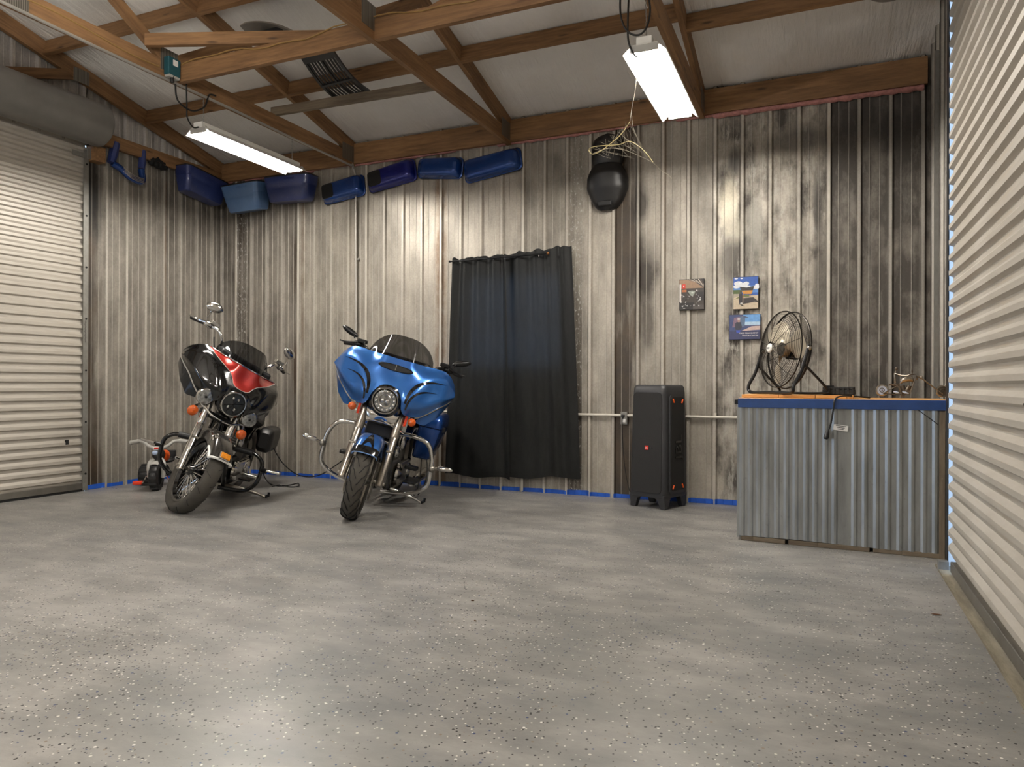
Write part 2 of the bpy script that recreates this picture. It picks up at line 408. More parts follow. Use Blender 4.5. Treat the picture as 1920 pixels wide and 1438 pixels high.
M['wall_back'] = wall_mat('galvanised_wall_back', 0, -6.63, 0.87, origin=-2.71,
    dirt=[(-6.63, 0.70), (-6.38, 0.70), (-6.37, 0.85), (-6.19, 0.85), (-6.18, 0.68), (-5.46, 0.68), (-5.45, 0.46), (-4.6, 0.40), (-3.6, 0.30), (-2.72, 0.34), (-2.70, 0.58), (-2.26, 0.52), (-2.12, 0.62), (-2.02, 0.35), (-1.80, 0.32), (-1.6, 0.55), (-1.5, 0.42), (-0.92, 0.46), (-0.80, 0.62), (-0.3, 0.58), (0.02, 0.62), (0.05, 0.93), (0.8, 0.97)],
    burn=[(-6.39, 0.0), (-6.36, 0.55), (-6.20, 0.55), (-6.17, 0.0), (-5.60, 0.0), (-5.52, 0.42), (-5.46, 0.42), (-5.45, 0.0), (-2.26, 0.0), (-2.22, 0.5), (-2.12, 0.5), (-2.06, 0.0), (-1.81, 0.0), (-1.79, 0.92), (-1.60, 0.86), (-1.50, 0.32), (-1.46, 0.0), (0.04, 0.0), (0.06, 0.05), (0.8, 0.14)],
    rust=[(-5.43, 0.0), (-5.40, 0.35), (-5.36, 0.0), (-3.72, 0.0), (-3.66, 0.8), (-3.60, 0.75), (-3.54, 0.0), (-1.36, 0.0), (-1.33, 0.4), (-1.30, 0.0)],
    spots=[(-1.50, 2.10, 0.17, 0.32, 0.9, (34, 28, 22)), (-1.48, 1.62, 0.10, 0.42, 0.75, (44, 37, 29)), (-5.50, 1.25, 0.07, 0.55, 0.8, (58, 42, 26)),
           (-1.55, 2.75, 0.10, 0.25, 0.8, (30, 25, 20)), (-0.62, 2.32, 0.2, 0.3, 0.7, (70, 66, 60)), (0.45, 3.25, 0.5, 0.35, 0.6, (52, 50, 50)), (-0.77, 2.66, 0.10, 0.34, 0.8, (206, 198, 176)), (-0.72, 2.42, 0.12, 0.16, 0.7, (196, 190, 172)), (-0.76, 2.12, 0.13, 0.24, 0.75, (66, 62, 56)), (-0.55, 2.40, 0.10, 0.3, 0.55, (176, 172, 162)), (-0.05, 2.55, 0.05, 0.38, 0.85, (46, 43, 40)), (-0.10, 2.35, 0.03, 0.22, 0.8, (188, 182, 170)), (-0.02, 1.9, 0.08, 0.4, 0.7, (62, 58, 52)), (-0.72, 3.0, 0.08, 0.18, 0.8, (54, 51, 48)), (-0.2, 3.12, 0.35, 0.14, 0.6, (66, 63, 60))],
    speck=[(-6.37, 0.0), (-6.34, 0.9), (-6.22, 0.9), (-6.19, 0.0), (-2.26, 0.0), (-2.22, 0.9), (-2.12, 0.9), (-2.08, 0.0)],
    amp=[(-6.63, 0.27), (-0.92, 0.27), (-0.86, 0.85), (0.0, 0.8), (0.05, 0.35), (0.8, 0.4)],
    streak=[(-0.90, 0.0), (-0.86, 1.0), (-0.35, 1.0), (0.0, 0.8), (0.03, 0.15), (0.8, 0.2)])
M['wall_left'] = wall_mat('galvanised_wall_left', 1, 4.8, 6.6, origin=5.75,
    dirt=[(4.8, 0.95), (5.02, 0.72), (5.04, 0.66), (5.7, 0.68), (5.75, 0.8), (5.80, 0.70), (6.6, 0.70)],
    burn=[(4.8, 0.85), (4.95, 0.72), (5.03, 0.35), (5.05, 0.0), (5.72, 0.0), (5.755, 0.6), (5.79, 0.0)],
    rust=[(5.74, 0.0), (5.765, 0.8), (5.80, 0.0)],
    spots=[(4.9, 2.9, 0.16, 0.6, 0.9, (16, 14, 12)), (5.32, 1.15, 0.03, 0.3, 0.5, (80, 72, 64))], gable=3.47)
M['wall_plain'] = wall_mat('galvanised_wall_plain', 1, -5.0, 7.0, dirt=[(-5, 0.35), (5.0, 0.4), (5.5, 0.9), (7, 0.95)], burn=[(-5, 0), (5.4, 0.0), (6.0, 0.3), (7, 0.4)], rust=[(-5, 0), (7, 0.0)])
def prof(u0, u1, origin, major=0.020, minor=0.0028, extra=()):
    pts = {u0: 0.0, u1: 0.0}
    k0 = int(math.floor((u0-origin)/RIB))-1; k1 = int(math.ceil((u1-origin)/RIB))+1
    tab = []
    for k in range(k0, k1+1):
        c = origin+k*RIB
        tab += [(c-0.026, 0), (c-0.012, major), (c+0.012, major), (c+0.026, 0)]
        for q in (1, 2):
            m = c+RIB*q/3.0
            tab += [(m-0.0055, 0), (m-0.0025, minor), (m+0.0025, minor), (m+0.0055, 0)]
    tab.sort()
    out = [(u0, interp(tab, u0))]+[p for p in tab if u0+1e-4 < p[0] < u1-1e-4]+[(u1, interp(tab, u1))]
    for e in extra:
        if u0+1e-4 < e < u1-1e-4: out.append((e, interp(tab, e)))
    return sorted(set(out))
def panel(name, mat, parent, place, u0, u1, zlo, zhi, origin, hole=None, lap=0.0):
    ext = hole[:2] if hole else ()
    P = prof(u0, u1, origin, extra=ext); mb = MB()
    for (a, da), (b, db) in zip(P, P[1:]):
        zr = [(zlo(a) if callable(zlo) else zlo, zlo(b) if callable(zlo) else zlo, zhi(a) if callable(zhi) else zhi, zhi(b) if callable(zhi) else zhi)]
        if hole and a >= hole[0]-1e-5 and b <= hole[1]+1e-5:
            q = zr[0]; zr = [(q[0], q[1], hole[2], hole[2]), (hole[3], hole[3], q[2], q[3])]
        for l0, l1, h0, h1 in zr:
            mb.add([place(a, da+lap, l0), place(b, db+lap, l1), place(b, db+lap, h1), place(a, da+lap, h0)], [(0, 1, 2, 3)])
    # weld shared columns so the ribs shade as one sheet
    return mb.build(name, mat, parent, solid=0.0008, angle=20, weld=True)
SEAM0 = -2.71
wall_back = empty('wall_back'); tag(wall_back, kind='structure')
edges = [XL]+[SEAM0+0.9144*k for k in range(-4, 4)]+[XR+0.09]
for i, (a, b) in enumerate(zip(edges, edges[1:])):
    hole = WIN if (a < WIN[1] and b > WIN[0]) else None
    if hole: hole = (max(a, WIN[0]), min(b, WIN[1]), WIN[2], WIN[3])
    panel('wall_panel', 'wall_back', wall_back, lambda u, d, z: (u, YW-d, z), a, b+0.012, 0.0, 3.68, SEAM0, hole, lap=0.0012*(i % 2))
M['seam'] = plain('bright_lap_seam', (206, 200, 188), 0.4, 0.25, 0.2, 12)
for i, e in enumerate(edges[1:-1]):
    if i in (0, 1, 2, 3, 4, 7): MB().box((e+0.004, YW-0.021, 1.72), (0.022, 0.006, 3.42)).build('lap_seam', 'seam', wall_back, bevel=0.002)
wall_left = empty('wall_left'); tag(wall_left, kind='structure')
pl = lambda u, d, z: (XL+d, u, z)
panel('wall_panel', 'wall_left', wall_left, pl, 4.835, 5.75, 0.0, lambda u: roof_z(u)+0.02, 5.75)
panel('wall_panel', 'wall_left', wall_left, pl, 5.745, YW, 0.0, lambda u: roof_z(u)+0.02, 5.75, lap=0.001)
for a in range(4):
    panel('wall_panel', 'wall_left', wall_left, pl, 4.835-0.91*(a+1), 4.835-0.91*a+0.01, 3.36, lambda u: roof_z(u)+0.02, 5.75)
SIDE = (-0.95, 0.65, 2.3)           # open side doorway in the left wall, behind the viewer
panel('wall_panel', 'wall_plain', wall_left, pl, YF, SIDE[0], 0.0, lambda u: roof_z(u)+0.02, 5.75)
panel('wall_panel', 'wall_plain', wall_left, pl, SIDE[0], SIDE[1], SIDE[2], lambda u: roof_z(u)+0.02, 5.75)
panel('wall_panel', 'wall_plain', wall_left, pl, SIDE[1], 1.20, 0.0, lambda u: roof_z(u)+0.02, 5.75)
wall_right = empty('wall_right'); tag(wall_right, kind='structure')
pr = lambda u, d, z: (XR-d, u, z)
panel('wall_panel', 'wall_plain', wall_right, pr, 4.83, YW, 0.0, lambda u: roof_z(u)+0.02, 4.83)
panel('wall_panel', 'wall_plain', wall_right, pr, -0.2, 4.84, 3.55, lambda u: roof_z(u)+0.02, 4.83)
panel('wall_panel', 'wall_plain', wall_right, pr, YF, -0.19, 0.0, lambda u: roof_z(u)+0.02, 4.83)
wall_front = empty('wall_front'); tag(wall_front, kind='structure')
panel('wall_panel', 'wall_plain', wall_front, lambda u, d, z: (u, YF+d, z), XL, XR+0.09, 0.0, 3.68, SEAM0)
# white jamb trim of the right wall corner
tag(MB().box((XR-0.022, 6.10, 1.75), (0.03, 0.05, 3.5)).build('trim_1', 'steel'), kind='structure')

# ---- ceiling: white insulation sheet sagging between the purlins
def ceil_mat():
    t = NT('white_insulation_facing'); co = t.coord()
    n1 = t.noise(co, 0.9, 5, 0.6); w = t.noise(t.scaled((9, 1.2, 1.2)), 1.3, 6, 0.65)
    col = t.ramp(n1, [(0.3, lin((222, 219, 214))), (0.7, lin((242, 240, 236)))])
    t.base(col); t.bump(w, 0.8, 0.035)
    return t.done(0.62)
M['ceiling'] = ceil_mat()
PURL = [6.55, 5.48, 4.40, 3.32, 2.24]
def sag(y):
    for a, b in zip(PURL[1:], PURL):
        if a <= y <= b:
            t = (y-a)/(b-a); return 0.028*math.sin(PI*t)
    return 0.0
def ceil_pt(s, t):
    x = XL+(XR+0.1-XL)*s; y = YF+0.0+(YW-YF)*t
    z = roof_z(y)+0.012-sag(y)*(0.6+0.6*mnoise.noise((x*0.8, y, 3.0)))
    d = x*0.75+y*0.65
    z += 0.030*mnoise.noise((d*4.0, (y-x)*0.4, 1.0))*max(0.0, mnoise.noise((x*0.7, y*0.7, 9.0))+0.30)
    return (x, y, z)
tag(MB().grid(ceil_pt, 230, 150).build('ceiling', 'ceiling', angle=60), kind='structure')
tag(MB().grid(lambda s, t: (XL-0.3+(XR-XL+0.7)*s, YF-0.2+(YW-YF+0.4)*t, roof_z(YF-0.2+(YW-YF+0.4)*t)+0.09), 1, 20).build('roof_1', 'steel', solid=0.002), kind='structure')

# ---- roof timber
bm_e = beam('eave_beam', (XL+0.02, YW-0.04, 3.535), (0.745, YW-0.04, 3.535), 0.215, 0.04, 'wood')
tag(bm_e, 'long timber eave beam along the top of the burnt back wall', 'beam')
TX = (-4.69, -2.85, -0.99)
gus = NT('gusset_plate_steel'); co_ = gus.coord()
gus.base(gus.ramp(gus.n('ShaderNodeTexWave', {'wave_type': 'BANDS', 'bands_direction': 'X'}, Vector=co_, Scale=22.0, Distortion=0.6), [(0.2, lin((92, 88, 80))), (0.8, lin((140, 134, 124)))]))
M['gusset'] = gus.done(0.5, 0.6)
def truss(X, label, first=False):
    tr = thing('roof_truss', label, 'truss')
    t = 0.042
    zc = lambda y: roof_z(y)-0.075
    beam('bottom_chord', (X, YW-0.04, 3.47), (X, 1.02, 3.47), 0.14, t, 'wood', tr)
    beam('bottom_chord', (X, 1.0, 3.47), (X, YF+0.04, 3.47), 0.14, t, 'wood', tr)
    beam('top_chord', (X, YW-0.05, zc(YW-0.05)), (X, RIDGE, zc(RIDGE)), 0.14, t, 'wood', tr)
    beam('top_chord', (X, YF+0.05, zc(YF+0.05)), (X, RIDGE, zc(RIDGE)), 0.14, t, 'wood', tr)
    for y0, y1 in ((4.10, 2.43), (4.12, 4.78), (-2.1, -0.43), (-2.1, -2.8)):
        beam('web', (X+0.004, y0, 3.53), (X+0.004, y1, zc(y1)-0.05), 0.09, t-0.006, 'wood', tr)
    pm = None
    for (yy, zz, w, h) in ((4.10, 3.545, 0.16, 0.17), (6.40, 3.52, 0.20, 0.17), (2.9, 3.47, 0.24, 0.12)):
        for sd in (-1, 1):
            MB().box((0, 0, 0), (w, h, 0.002)).build('gusset_plate', 'gusset', tr, T(X+sd*(t/2+0.002), yy, zz) @ RZ(PI/2) @ RX(PI/2))
    return tr
truss(TX[0], 'timber roof truss directly above the left tube light, nearest the left roller door')
truss(TX[1], 'timber roof truss meeting the back wall above the rightmost blue lid')
truss(TX[2], 'timber roof truss over the right tube light, nearest the right roller door')
gt = thing('roof_truss', 'dark gable end truss against the left wall above the roller drum', 'truss')
zc = lambda y: roof_z(y)-0.085
GX = XL+0.06
beam('top_chord', (GX, YW-0.06, zc(YW-0.06)), (GX, RIDGE, zc(RIDGE)), 0.15, 0.042, 'wood', gt)
beam('bottom_chord', (GX, YW-0.04, 3.47), (GX, 4.9, 3.47), 0.13, 0.042, 'wood', gt)
beam('web', (GX+0.0, 4.72, 4.00), (GX, 3.6, 3.60), 0.09, 0.038, 'wood', gt)
MB().box((0, 0, 0), (0.16, 0.13, 0.002)).build('gusset_plate', 'gusset', gt, T(GX+0.023, 4.74, 3.99) @ RZ(PI/2) @ RX(PI/2))
bays = [(XL+0.08, TX[0]-0.021, 'left bay beside the gable truss'), (TX[0]+0.021, TX[1]-0.021, 'bay between the left and middle trusses'),
        (TX[1]+0.021, TX[2]-0.021, 'bay left of the right tube light'), (TX[2]+0.021, XR-0.02, 'bay right of the right tube light')]
for bi, (xa, xb, bn) in enumerate(bays):
    for pi, y in enumerate((5.48, 4.40, 3.32, 2.24)):
        if bi == 3: y += 0.13
        zc_ = roof_z(y)-0.075
        o = beam('roof_purlin', (xa, y, zc_), (xb, y, zc_), 0.14, 0.04, 'wood', roll=(0, 0.238, 0.971))
        lab = ('lowest roof purlin in the ' if pi == 0 else ('second roof purlin up in the ' if pi == 1 else ('third roof purlin up in the ' if pi == 2 else 'uppermost roof purlin in the ')))+bn
        tag(o, lab, 'beam', 'roof purlins under the white insulation')
    # mirrored slope behind the camera
for y, wh in ((-0.24, 'nearest the ridge'), (-1.32, 'second from the ridge'), (-2.40, 'third from the ridge'), (-3.48, 'nearest the front eave')):
    tag(beam('roof_purlin', (XL+0.08, y, roof_z(y)-0.22), (XR-0.02, y, roof_z(y)-0.22), 0.14, 0.04, 'wood'), 'roof purlin on the slope behind the viewer, '+wh, 'beam', 'rear slope purlins')
for xa, xb, nm in ((TX[0]+0.021, TX[1]-0.021, 'level brace board joining the left and middle truss feet'), (TX[1]+0.021, TX[2]-0.021, 'level brace board running right from the middle truss')):
    tag(beam('lateral_brace', (xa, 4.19, 3.475), (xb, 4.19, 3.475), 0.14, 0.042, 'wood'), nm, 'beam')
tag(beam('diagonal_brace', (-3.22, 4.385, 3.59), (-4.62, 3.85, 3.59), 0.09, 0.04, 'wood'), 'diagonal brace board with its sawn end beside the middle truss', 'beam')
tag(beam('diagonal_brace', (-2.52, 4.236, 3.50), (-1.55, 4.36, 3.88), 0.09, 0.04, 'wood'), 'short rising brace board nailed to the right lateral brace', 'beam')
tag(beam('grey_plank', (-4.72, 5.30, 3.575), (-2.875, 5.20, 3.50), 0.075, 0.04, 'wood_grey'), 'weathered grey plank laid across two truss bottoms under the louvred panel', 'plank')
# wood along the top of the left wall and block beside the drum
wb = tag(MB().box((XL+0.06, 4.91, 3.29), (0.11, 0.13, 0.15)).build('door_block', 'wood', bevel=0.004), 'short timber block under the roller drum end', 'block')
# pink insulation squeezed out below the eave beam
M['pink'] = plain('pink_insulation', (196, 138, 132), 0.95, 0, 0.4, 40)
def pink(s, t):
    x = XL+0.1+(0.72-XL-0.1)*s; a = PI*t
    k = 0.012+0.012*abs(mnoise.noise((x*9, 0, 4)))+(0.012 if x > -0.9 else 0)
    k *= 0.25 if mnoise.noise((x*1.7, 2, 0)) < -0.1 and x < -1.0 else 1.0
    return (x, YW-0.022-k*math.sin(a)*1.6, 3.428-k*(1-math.cos(a))*0.75+0.003)
tag(MB().grid(pink, 420, 6).build('insulation_fringe', 'pink'), 'ragged pink insulation fringe squeezed out below the eave beam', 'insulation')

# ---- window behind the curtain
w1 = empty('window_1'); tag(w1, kind='structure')
fr = MB(); x0, x1, z0, z1 = WIN
for c, d in ((((x0+x1)/2, YW+0.02, z0), (x1-x0+0.06, 0.07, 0.04)), (((x0+x1)/2, YW+0.02, z1), (x1-x0+0.06, 0.07, 0.04)), ((x0, YW+0.02, (z0+z1)/2), (0.04, 0.07, z1-z0)), ((x1, YW+0.02, (z0+z1)/2), (0.04, 0.07, z1-z0)), (((x0+x1)/2, YW+0.02, (z0+z1)/2), (x1-x0, 0.04, 0.03))):
    fr.box(c, d)
fr.build('window_frame', 'white', w1)
gl = NT('window_glass'); gl.base((0.9, 0.95, 1.0)); M['pane'] = gl.done(0.02, 0, Alpha=0.12)
for k in (0, 1):
    MB().box(((x0+x1)/2, YW+0.03, z0+(z1-z0)*(0.25+0.5*k)), (x1-x0-0.04, 0.004, (z1-z0)/2-0.03)).build('window_pane', 'pane', w1)

# ---- roller doors
def shutter_mat():
    t = NT('white_shutter_steel'); co = t.coord()
    n1 = t.noise(t.scaled((1, 0.8, 5)), 2.0, 7, 0.65); n2 = t.noise(t.scaled((3, 0.6, 30)), 1.5, 5, 0.7)
    col = t.ramp(n1, [(0.3, lin((158, 151, 139))), (0.6, lin((180, 174, 164)))])
    col = t.mix(t.ramp(n2, [(0.60, 0.0), (0.72, 0.45)]), col, lin((158, 136, 104)))
    sc_ = t.noise(t.scaled((1, 1.2, 60), (2, 1, 4)), 2.0, 5, 0.7)
    col = t.mix(t.ramp(sc_, [(0.70, 0.0), (0.74, 0.35)]), col, lin((92, 90, 86)))
    t.base(col)
    return t.done(0.42, 0.15)
M['shutter'] = shutter_mat()
PITCH_S = 0.0862
def slat_mesh(L, amp=0.022):
    # one corrugation of the curtain: runs along local y from 0 to -L, faces local +x
    p = PITCH_S
    pr_ = [(0.0, 0.0), (0.0, 0.30*p), (amp*0.85, 0.40*p), (amp, 0.43*p), (amp, 0.72*p), (amp*0.85, 0.76*p), (0.0, 1.0*p)]
    mb = MB(); vs = []
    for (x, z) in pr_: vs += [(x, 0, z), (x, -L, z)]
    mb.add(vs, [(2*i, 2*i+1, 2*i+3, 2*i+2) for i in range(len(pr_)-1)])
    me = mb.mesh('shutter_slat', [M['shutter']], 25)
    return me
d1 = empty('door_1'); tag(d1, kind='structure')
me = slat_mesh(3.62)
n_s = 40
for i in range(n_s):
    o = share('shutter_slat', me, d1, T(XL+0.02, 4.825, 0.075+PITCH_S*i))
MB().box((XL+0.035, 2.98, 0.052), (0.035, 3.62, 0.06)).build('bottom_bar', 'alu', d1, bevel=0.004)
MB().box((XL+0.03, 2.98, 0.012), (0.03, 3.66, 0.024)).build('rubber_seal', 'black_matte', d1)
gd = MB().box((XL+0.055, 4.812, 1.66), (0.006, 0.052, 3.30)).box((XL+0.03, 4.836, 1.66), (0.05, 0.005, 3.30))
g_ = gd.build('guide_rail', 'steel', d1)
for k in range(7): MB().lathe([(0.0001, 0.004), (0.010, 0.004), (0.010, 0.0)], 10, T(XL+0.058, 4.815, 0.17+0.5*k) @ RY(PI/2)).build('bolt', 'black_matte', g_)
MB().box((XL+0.07, 4.76, 3.245), (0.006, 0.20, 0.045)).box((XL+0.075, 4.83, 3.275), (0.012, 0.045, 0.10)).build('bracket', 'steel', d1)
sq = MB().tube([(XL+0.0605, 4.806+0.008*math.sin(i*1.9)+0.003*math.sin(i*0.7), 1.44+0.0042*i) for i in range(52)], 0.0012, 4)
sq.build('marker_writing', 'black_plastic', g_)
dm = plain('painted_drum_steel', (132, 129, 124), 0.42, 0.35, 0.2, 5)
dr = MB().lathe([(0.0001, 0), (0.185, 0), (0.200, -0.014), (0.203, -0.03), (0.203, -3.7), (0.0001, -3.7)], 40, T(XL+0.205, 4.86, 3.53) @ RX(-PI/2)).build('drum_cover', dm, d1)
MB().box((XL+0.038, 4.64, 0.485), (0.012, 0.032, 0.045)).build('latch_tape', 'black_matte', d1)
MB().box((XL+0.045, 4.715, 0.065), (0.012, 0.11, 0.018)).build('latch', 'black_metal', d1, bevel=0.003)
d2 = empty('door_2'); tag(d2, kind='structure')
me2 = slat_mesh(5.0)
for i in range(40):
    share('shutter_slat', me2, d2, T(XD, -0.267, 0.085+PITCH_S*i) @ RZ(PI))
MB().box((XD-0.005, 2.17, 0.055), (0.045, 4.88, 0.06)).build('bottom_bar', 'alu', d2, bevel=0.004)
for y0_, n_ in ((3.05, 22), (2.30, 20)):
    MB().tube([(XD-0.0235, y0_-0.0045*i, 0.985+0.006*math.sin(i*2.3)) for i in range(n_)], 0.0016, 4).build('stamped_print', 'black_plastic', d2)
g2 = MB().box((XD-0.020, 4.785, 1.75), (0.005, 0.075, 3.5)).build('guide_rail', 'black_metal', d2)
MB().box((XD+0.055, 4.826, 1.75), (0.15, 0.006, 3.5)).build('daylight_web', 'white_metal', d2)  # white face added to catch daylight in the gap beside the slats
MB().box((XD-0.045, 4.74, 0.03), (0.055, 0.05, 0.06)).build('rail_foot', 'steel', d2, bevel=0.003)
th = NT('worn_concrete_sill'); co_ = th.coord()
th.base(th.ramp(th.noise(th.scaled((6, 1, 6)), 3, 7, 0.7), [(0.3, lin((84, 76, 60))), (0.7, lin((134, 126, 106)))])); M['sill'] = th.done(0.85)
sl = MB().box((XD-0.015, 2.25, 0.006), (0.11, 5.2, 0.014)).build('sill', 'sill', d2)
# ---- blue masking tape along the wall foot
M['tape'] = plain('blue_masking_tape', (22, 86, 190), 0.6, 0, 0.25, 18)
def tape_run(name, place, u0, u1, origin, parent, seed):
    rnd = random.Random(seed); k0 = int(math.floor((u0-origin)/RIB)); k1 = int(math.ceil((u1-origin)/RIB))
    for k in range(k0, k1):
        a = max(u0, origin+k*RIB+0.002+rnd.random()**2*0.014); b = min(u1, origin+(k+1)*RIB-0.001-rnd.random()**3*0.03)
        if b-a < 0.03: continue
        P = prof(a, b, origin); top = 0.036+rnd.random()*0.012; tl = rnd.uniform(-0.006, 0.006); mb = MB(); vs = []
        for (u, d) in P:
            j = 0.0025*mnoise.noise((u*40, seed, 0))
            vs += [place(u, d+0.003, 0.002), place(u, d+0.003, top+tl*(u-a)/(b-a)+j)]
        mb.add(vs, [(2*i, 2*i+2, 2*i+3, 2*i+1) for i in range(len(P)-1)])
        mb.build('tape_strip', 'tape', parent)
tp = thing('masking_tape', 'torn blue masking tape strips along the foot of the back wall', 'tape')
tape_run('t', lambda u, d, z: (u, YW-d, z), -6.6, -0.45, SEAM0, tp, 3)
tp2 = thing('masking_tape', 'torn blue masking tape strips along the foot of the left wall', 'tape')
tape_run('t', lambda u, d, z: (XL+d, u, z), 4.87, 6.52, 5.75, tp2, 5)

# ================================================================== THINGS
def pray(px, py): return _f+_r2*((px-960)/F_PX)-_u2*((py-719)/F_PX)
def at_y(px, py, Y):
    d = pray(px, py); t = Y/d.y; return Vector((d.x*t, Y, CAM_H+d.z*t))
def at_x(px, py, X):
    d = pray(px, py); t = X/d.x; return Vector((X, d.y*t, CAM_H+d.z*t))
def at_z(px, py, Z):
    d = pray(px, py); t = (Z-CAM_H)/d.z; return Vector((d.x*t, d.y*t, Z))

# ---- tube lights
M['tube'] = emis('lit_fluorescent_tube', (1.0, 0.945, 0.87), TUBE_STRENGTH)
M['tube_fill'] = emis('added_fill_tube', (1.0, 0.945, 0.87), FILL_STRENGTH)
def chain_path(p, q, n=14):
    p, q = Vector(p), Vector(q); return [p.lerp(q, i/n) for i in range(n+1)]
def shop_light(X, y0, y1, z, label, hang, bare=False):
    L = y1-y0
    t = thing('shop_light', label, 'light', T(X, y0, z), 'tube lights hung below the trusses')
    MB().box((0, L/2, 0.075), (0.095, L, 0.05)).build('housing', 'white_metal', t, bevel=0.004)
    pr_ = [(-0.135, 0.004), (-0.128, 0.004), (-0.075, 0.052), (-0.03, 0.056), (0.03, 0.056), (0.075, 0.052), (0.128, 0.004), (0.135, 0.004)]
    mb = MB(); vs = []
    for (x, zz) in pr_: vs += [(x, 0, zz), (x, L, zz)]
    mb.add(vs, [(2*i, 2*i+1, 2*i+3, 2*i+2) for i in range(len(pr_)-1)])
    if not bare: mb.build('reflector', 'white_metal', t, solid=0.0012)
    for sx in (-1, 1):
        MB().cyl((sx*0.056, 0.02, 0.024-0.03*bare), (sx*0.056, L-0.02, 0.024-0.03*bare), 0.0135, 12).build('tube', 'tube_fill' if bare else 'tube', t)
    for yy in (0.01, L-0.01):
        b = MB().box((0, yy, 0.035), (0.17, 0.018, 0.045)).build('end_cap', 'grey_plastic', t, bevel=0.003)
    for yy in (0.06, L-0.06):
        top = hang-z
        w = MB()
        w.tube([(0, yy, 0.10), (0.004, yy, 0.10+(top-0.10)*0.4), (-0.003, yy, 0.10+(top-0.1)*0.7), (0, yy, top)], 0.0022, 5)
        for k in range(int((top-0.10)/0.028)):
            w.tube([(0.006*math.cos(a)*(k % 2), yy+0.006*math.cos(a)*(1-k % 2), 0.115+0.028*k+0.013*math.sin(a)) for a in [2*PI*i/8 for i in range(8)]], 0.0012, 4, closed=True)
        w.box((0, yy, 0.104), (0.05, 0.012, 0.012))
        w.build('hanger_chain', 'steel', t)
    return t
shop_light(-4.69, 4.40, 5.60, 3.08, 'lit tube light hanging over the two motorcycles', 3.40)
shop_light(-0.99, 4.27, 5.47, 3.03, 'lit tube light hanging right of the black seat, wrapped in cobweb', 3.40)
for (X, ya, lab) in ((-4.69, -1.3, 'unseen bare tube light added for fill behind the viewer on the roller drum side'), (-1.9, -0.6, 'unseen bare tube light added for fill behind the viewer near the right shutter'), (-2.85, 1.5, 'unseen bare tube light added for fill just above and ahead of the viewer'), (-2.85, -3.2, 'unseen bare tube light added for fill behind the viewer near the front wall')):  # out-of-frame bare fixtures added to fill ceiling and walls with light
    shop_light(X, ya, ya+1.2, 3.02, lab, 3.40, True)
# plug-in receptacle box on the left truss with its cords
bx = thing('receptacle_box', 'teal electrical box with a pale sticker on the left truss', 'electrical box', T(-4.655, 4.10, 3.42))
M['teal'] = plain('teal_plastic', (24, 78, 88), 0.5, 0, 0.15)
MB().box((0.02, 0, 0.07), (0.055, 0.115, 0.14)).build('body', 'teal', bx, bevel=0.008)
MB().box((0.049, 0.005, 0.10), (0.002, 0.045, 0.045)).build('sticker', 'white', bx)
MB().box((0.02, 0.0, -0.005), (0.05, 0.10, 0.022)).build('clear_cover', 'grey_plastic', bx, bevel=0.004)
MB().cyl((0.03, -0.01, -0.05), (0.03, -0.01, 0.0), 0.016, 10).build('plug', 'black_plastic', bx)
c = MB().tube(catmull([(-4.625, 4.12, 3.37), (-4.62, 4.14, 3.25), (-4.63, 4.28, 3.22), (-4.64, 4.42, 3.30), (-4.65, 4.48, 3.42), (-4.65, 4.55, 3.44)], 8), 0.007, 7).build('power_cord', 'cord')
tag(c, 'black cord looping below the teal box on the left truss', 'cord')
c = MB().tube(catmull([(-4.64, 4.24, 3.42), (-4.645, 4.25, 3.24), (-4.65, 4.26, 3.16), (-4.665, 4.33, 3.11), (-4.68, 4.40, 3.135)], 8), 0.006, 7).build('power_cord', 'cord')
tag(c, 'black cord hanging down to the end of the left tube light', 'cord')
pa, pb = at_y(1163, -10, 4.3), at_y(1215, -10, 4.35)
c = MB().tube(catmull([pa, at_y(1164, 30, 4.28), at_y(1176, 58, 4.27), at_y(1196, 66, 4.27), at_y(1212, 52, 4.27), at_y(1219, 20, 4.3), pb], 8), 0.006, 7).build('power_cord', 'cord')
tag(c, 'black cord loop hanging above the right tube light', 'cord')
c = MB().tube(catmull([at_y(1179, -10, 4.3), at_y(1177, 40, 4.28), at_y(1178, 75, 4.27), at_y(1186, 98, 4.27), at_y(1196, 108, 4.30)], 8), 0.006, 7).build('power_cord', 'cord')
tag(c, 'straight black cord dropping into the end of the right tube light', 'cord')
# conduits
M['conduit'] = plain('grey_conduit', (176, 172, 164), 0.4, 0.5, 0.12)
M['conduit_white'] = plain('white_conduit', (206, 200, 188), 0.45, 0.1, 0.12)
cv = thing('wall_conduit', 'upright grey conduit on the back wall behind the blue motorcycle', 'conduit')
pc = at_y(668, 500, YW-0.035)
MB().tube([(pc.x, YW-0.032, 0.80), (pc.x-0.01, YW-0.032, 3.30), (pc.x-0.03, YW-0.05, 3.38), (TX[0]+0.03, YW-0.10, 3.41)], 0.013, 10).build('pipe', 'conduit', cv)
for zz in (1.4, 2.4): MB().box((pc.x, YW-0.025, zz), (0.06, 0.014, 0.02)).build('clamp', 'steel', cv)
ch = thing('wall_conduit', 'long white conduit running level along the back wall to the outlet', 'conduit')
MB().tube([(pc.x, YW-0.034, 0.768), (-0.3, YW-0.034, 0.768), (-0.3, YW-0.034, 0.768)], 0.0125, 10).build('pipe', 'conduit_white', ch)
for xx in (-4.0, -2.24, -0.87, -3.60): MB().box((xx, YW-0.028, 0.782), (0.016, 0.018, 0.05)).build('clamp', 'conduit_white', ch)
cr = MB().tube([(TX[0]+0.034, y_, 3.392+0.004*math.sin(y_*3)) for y_ in [1.5+0.25*i for i in range(20)]]+[(TX[0]+0.034, YW-0.12, 3.39)], 0.011, 9).build('truss_conduit', 'conduit')
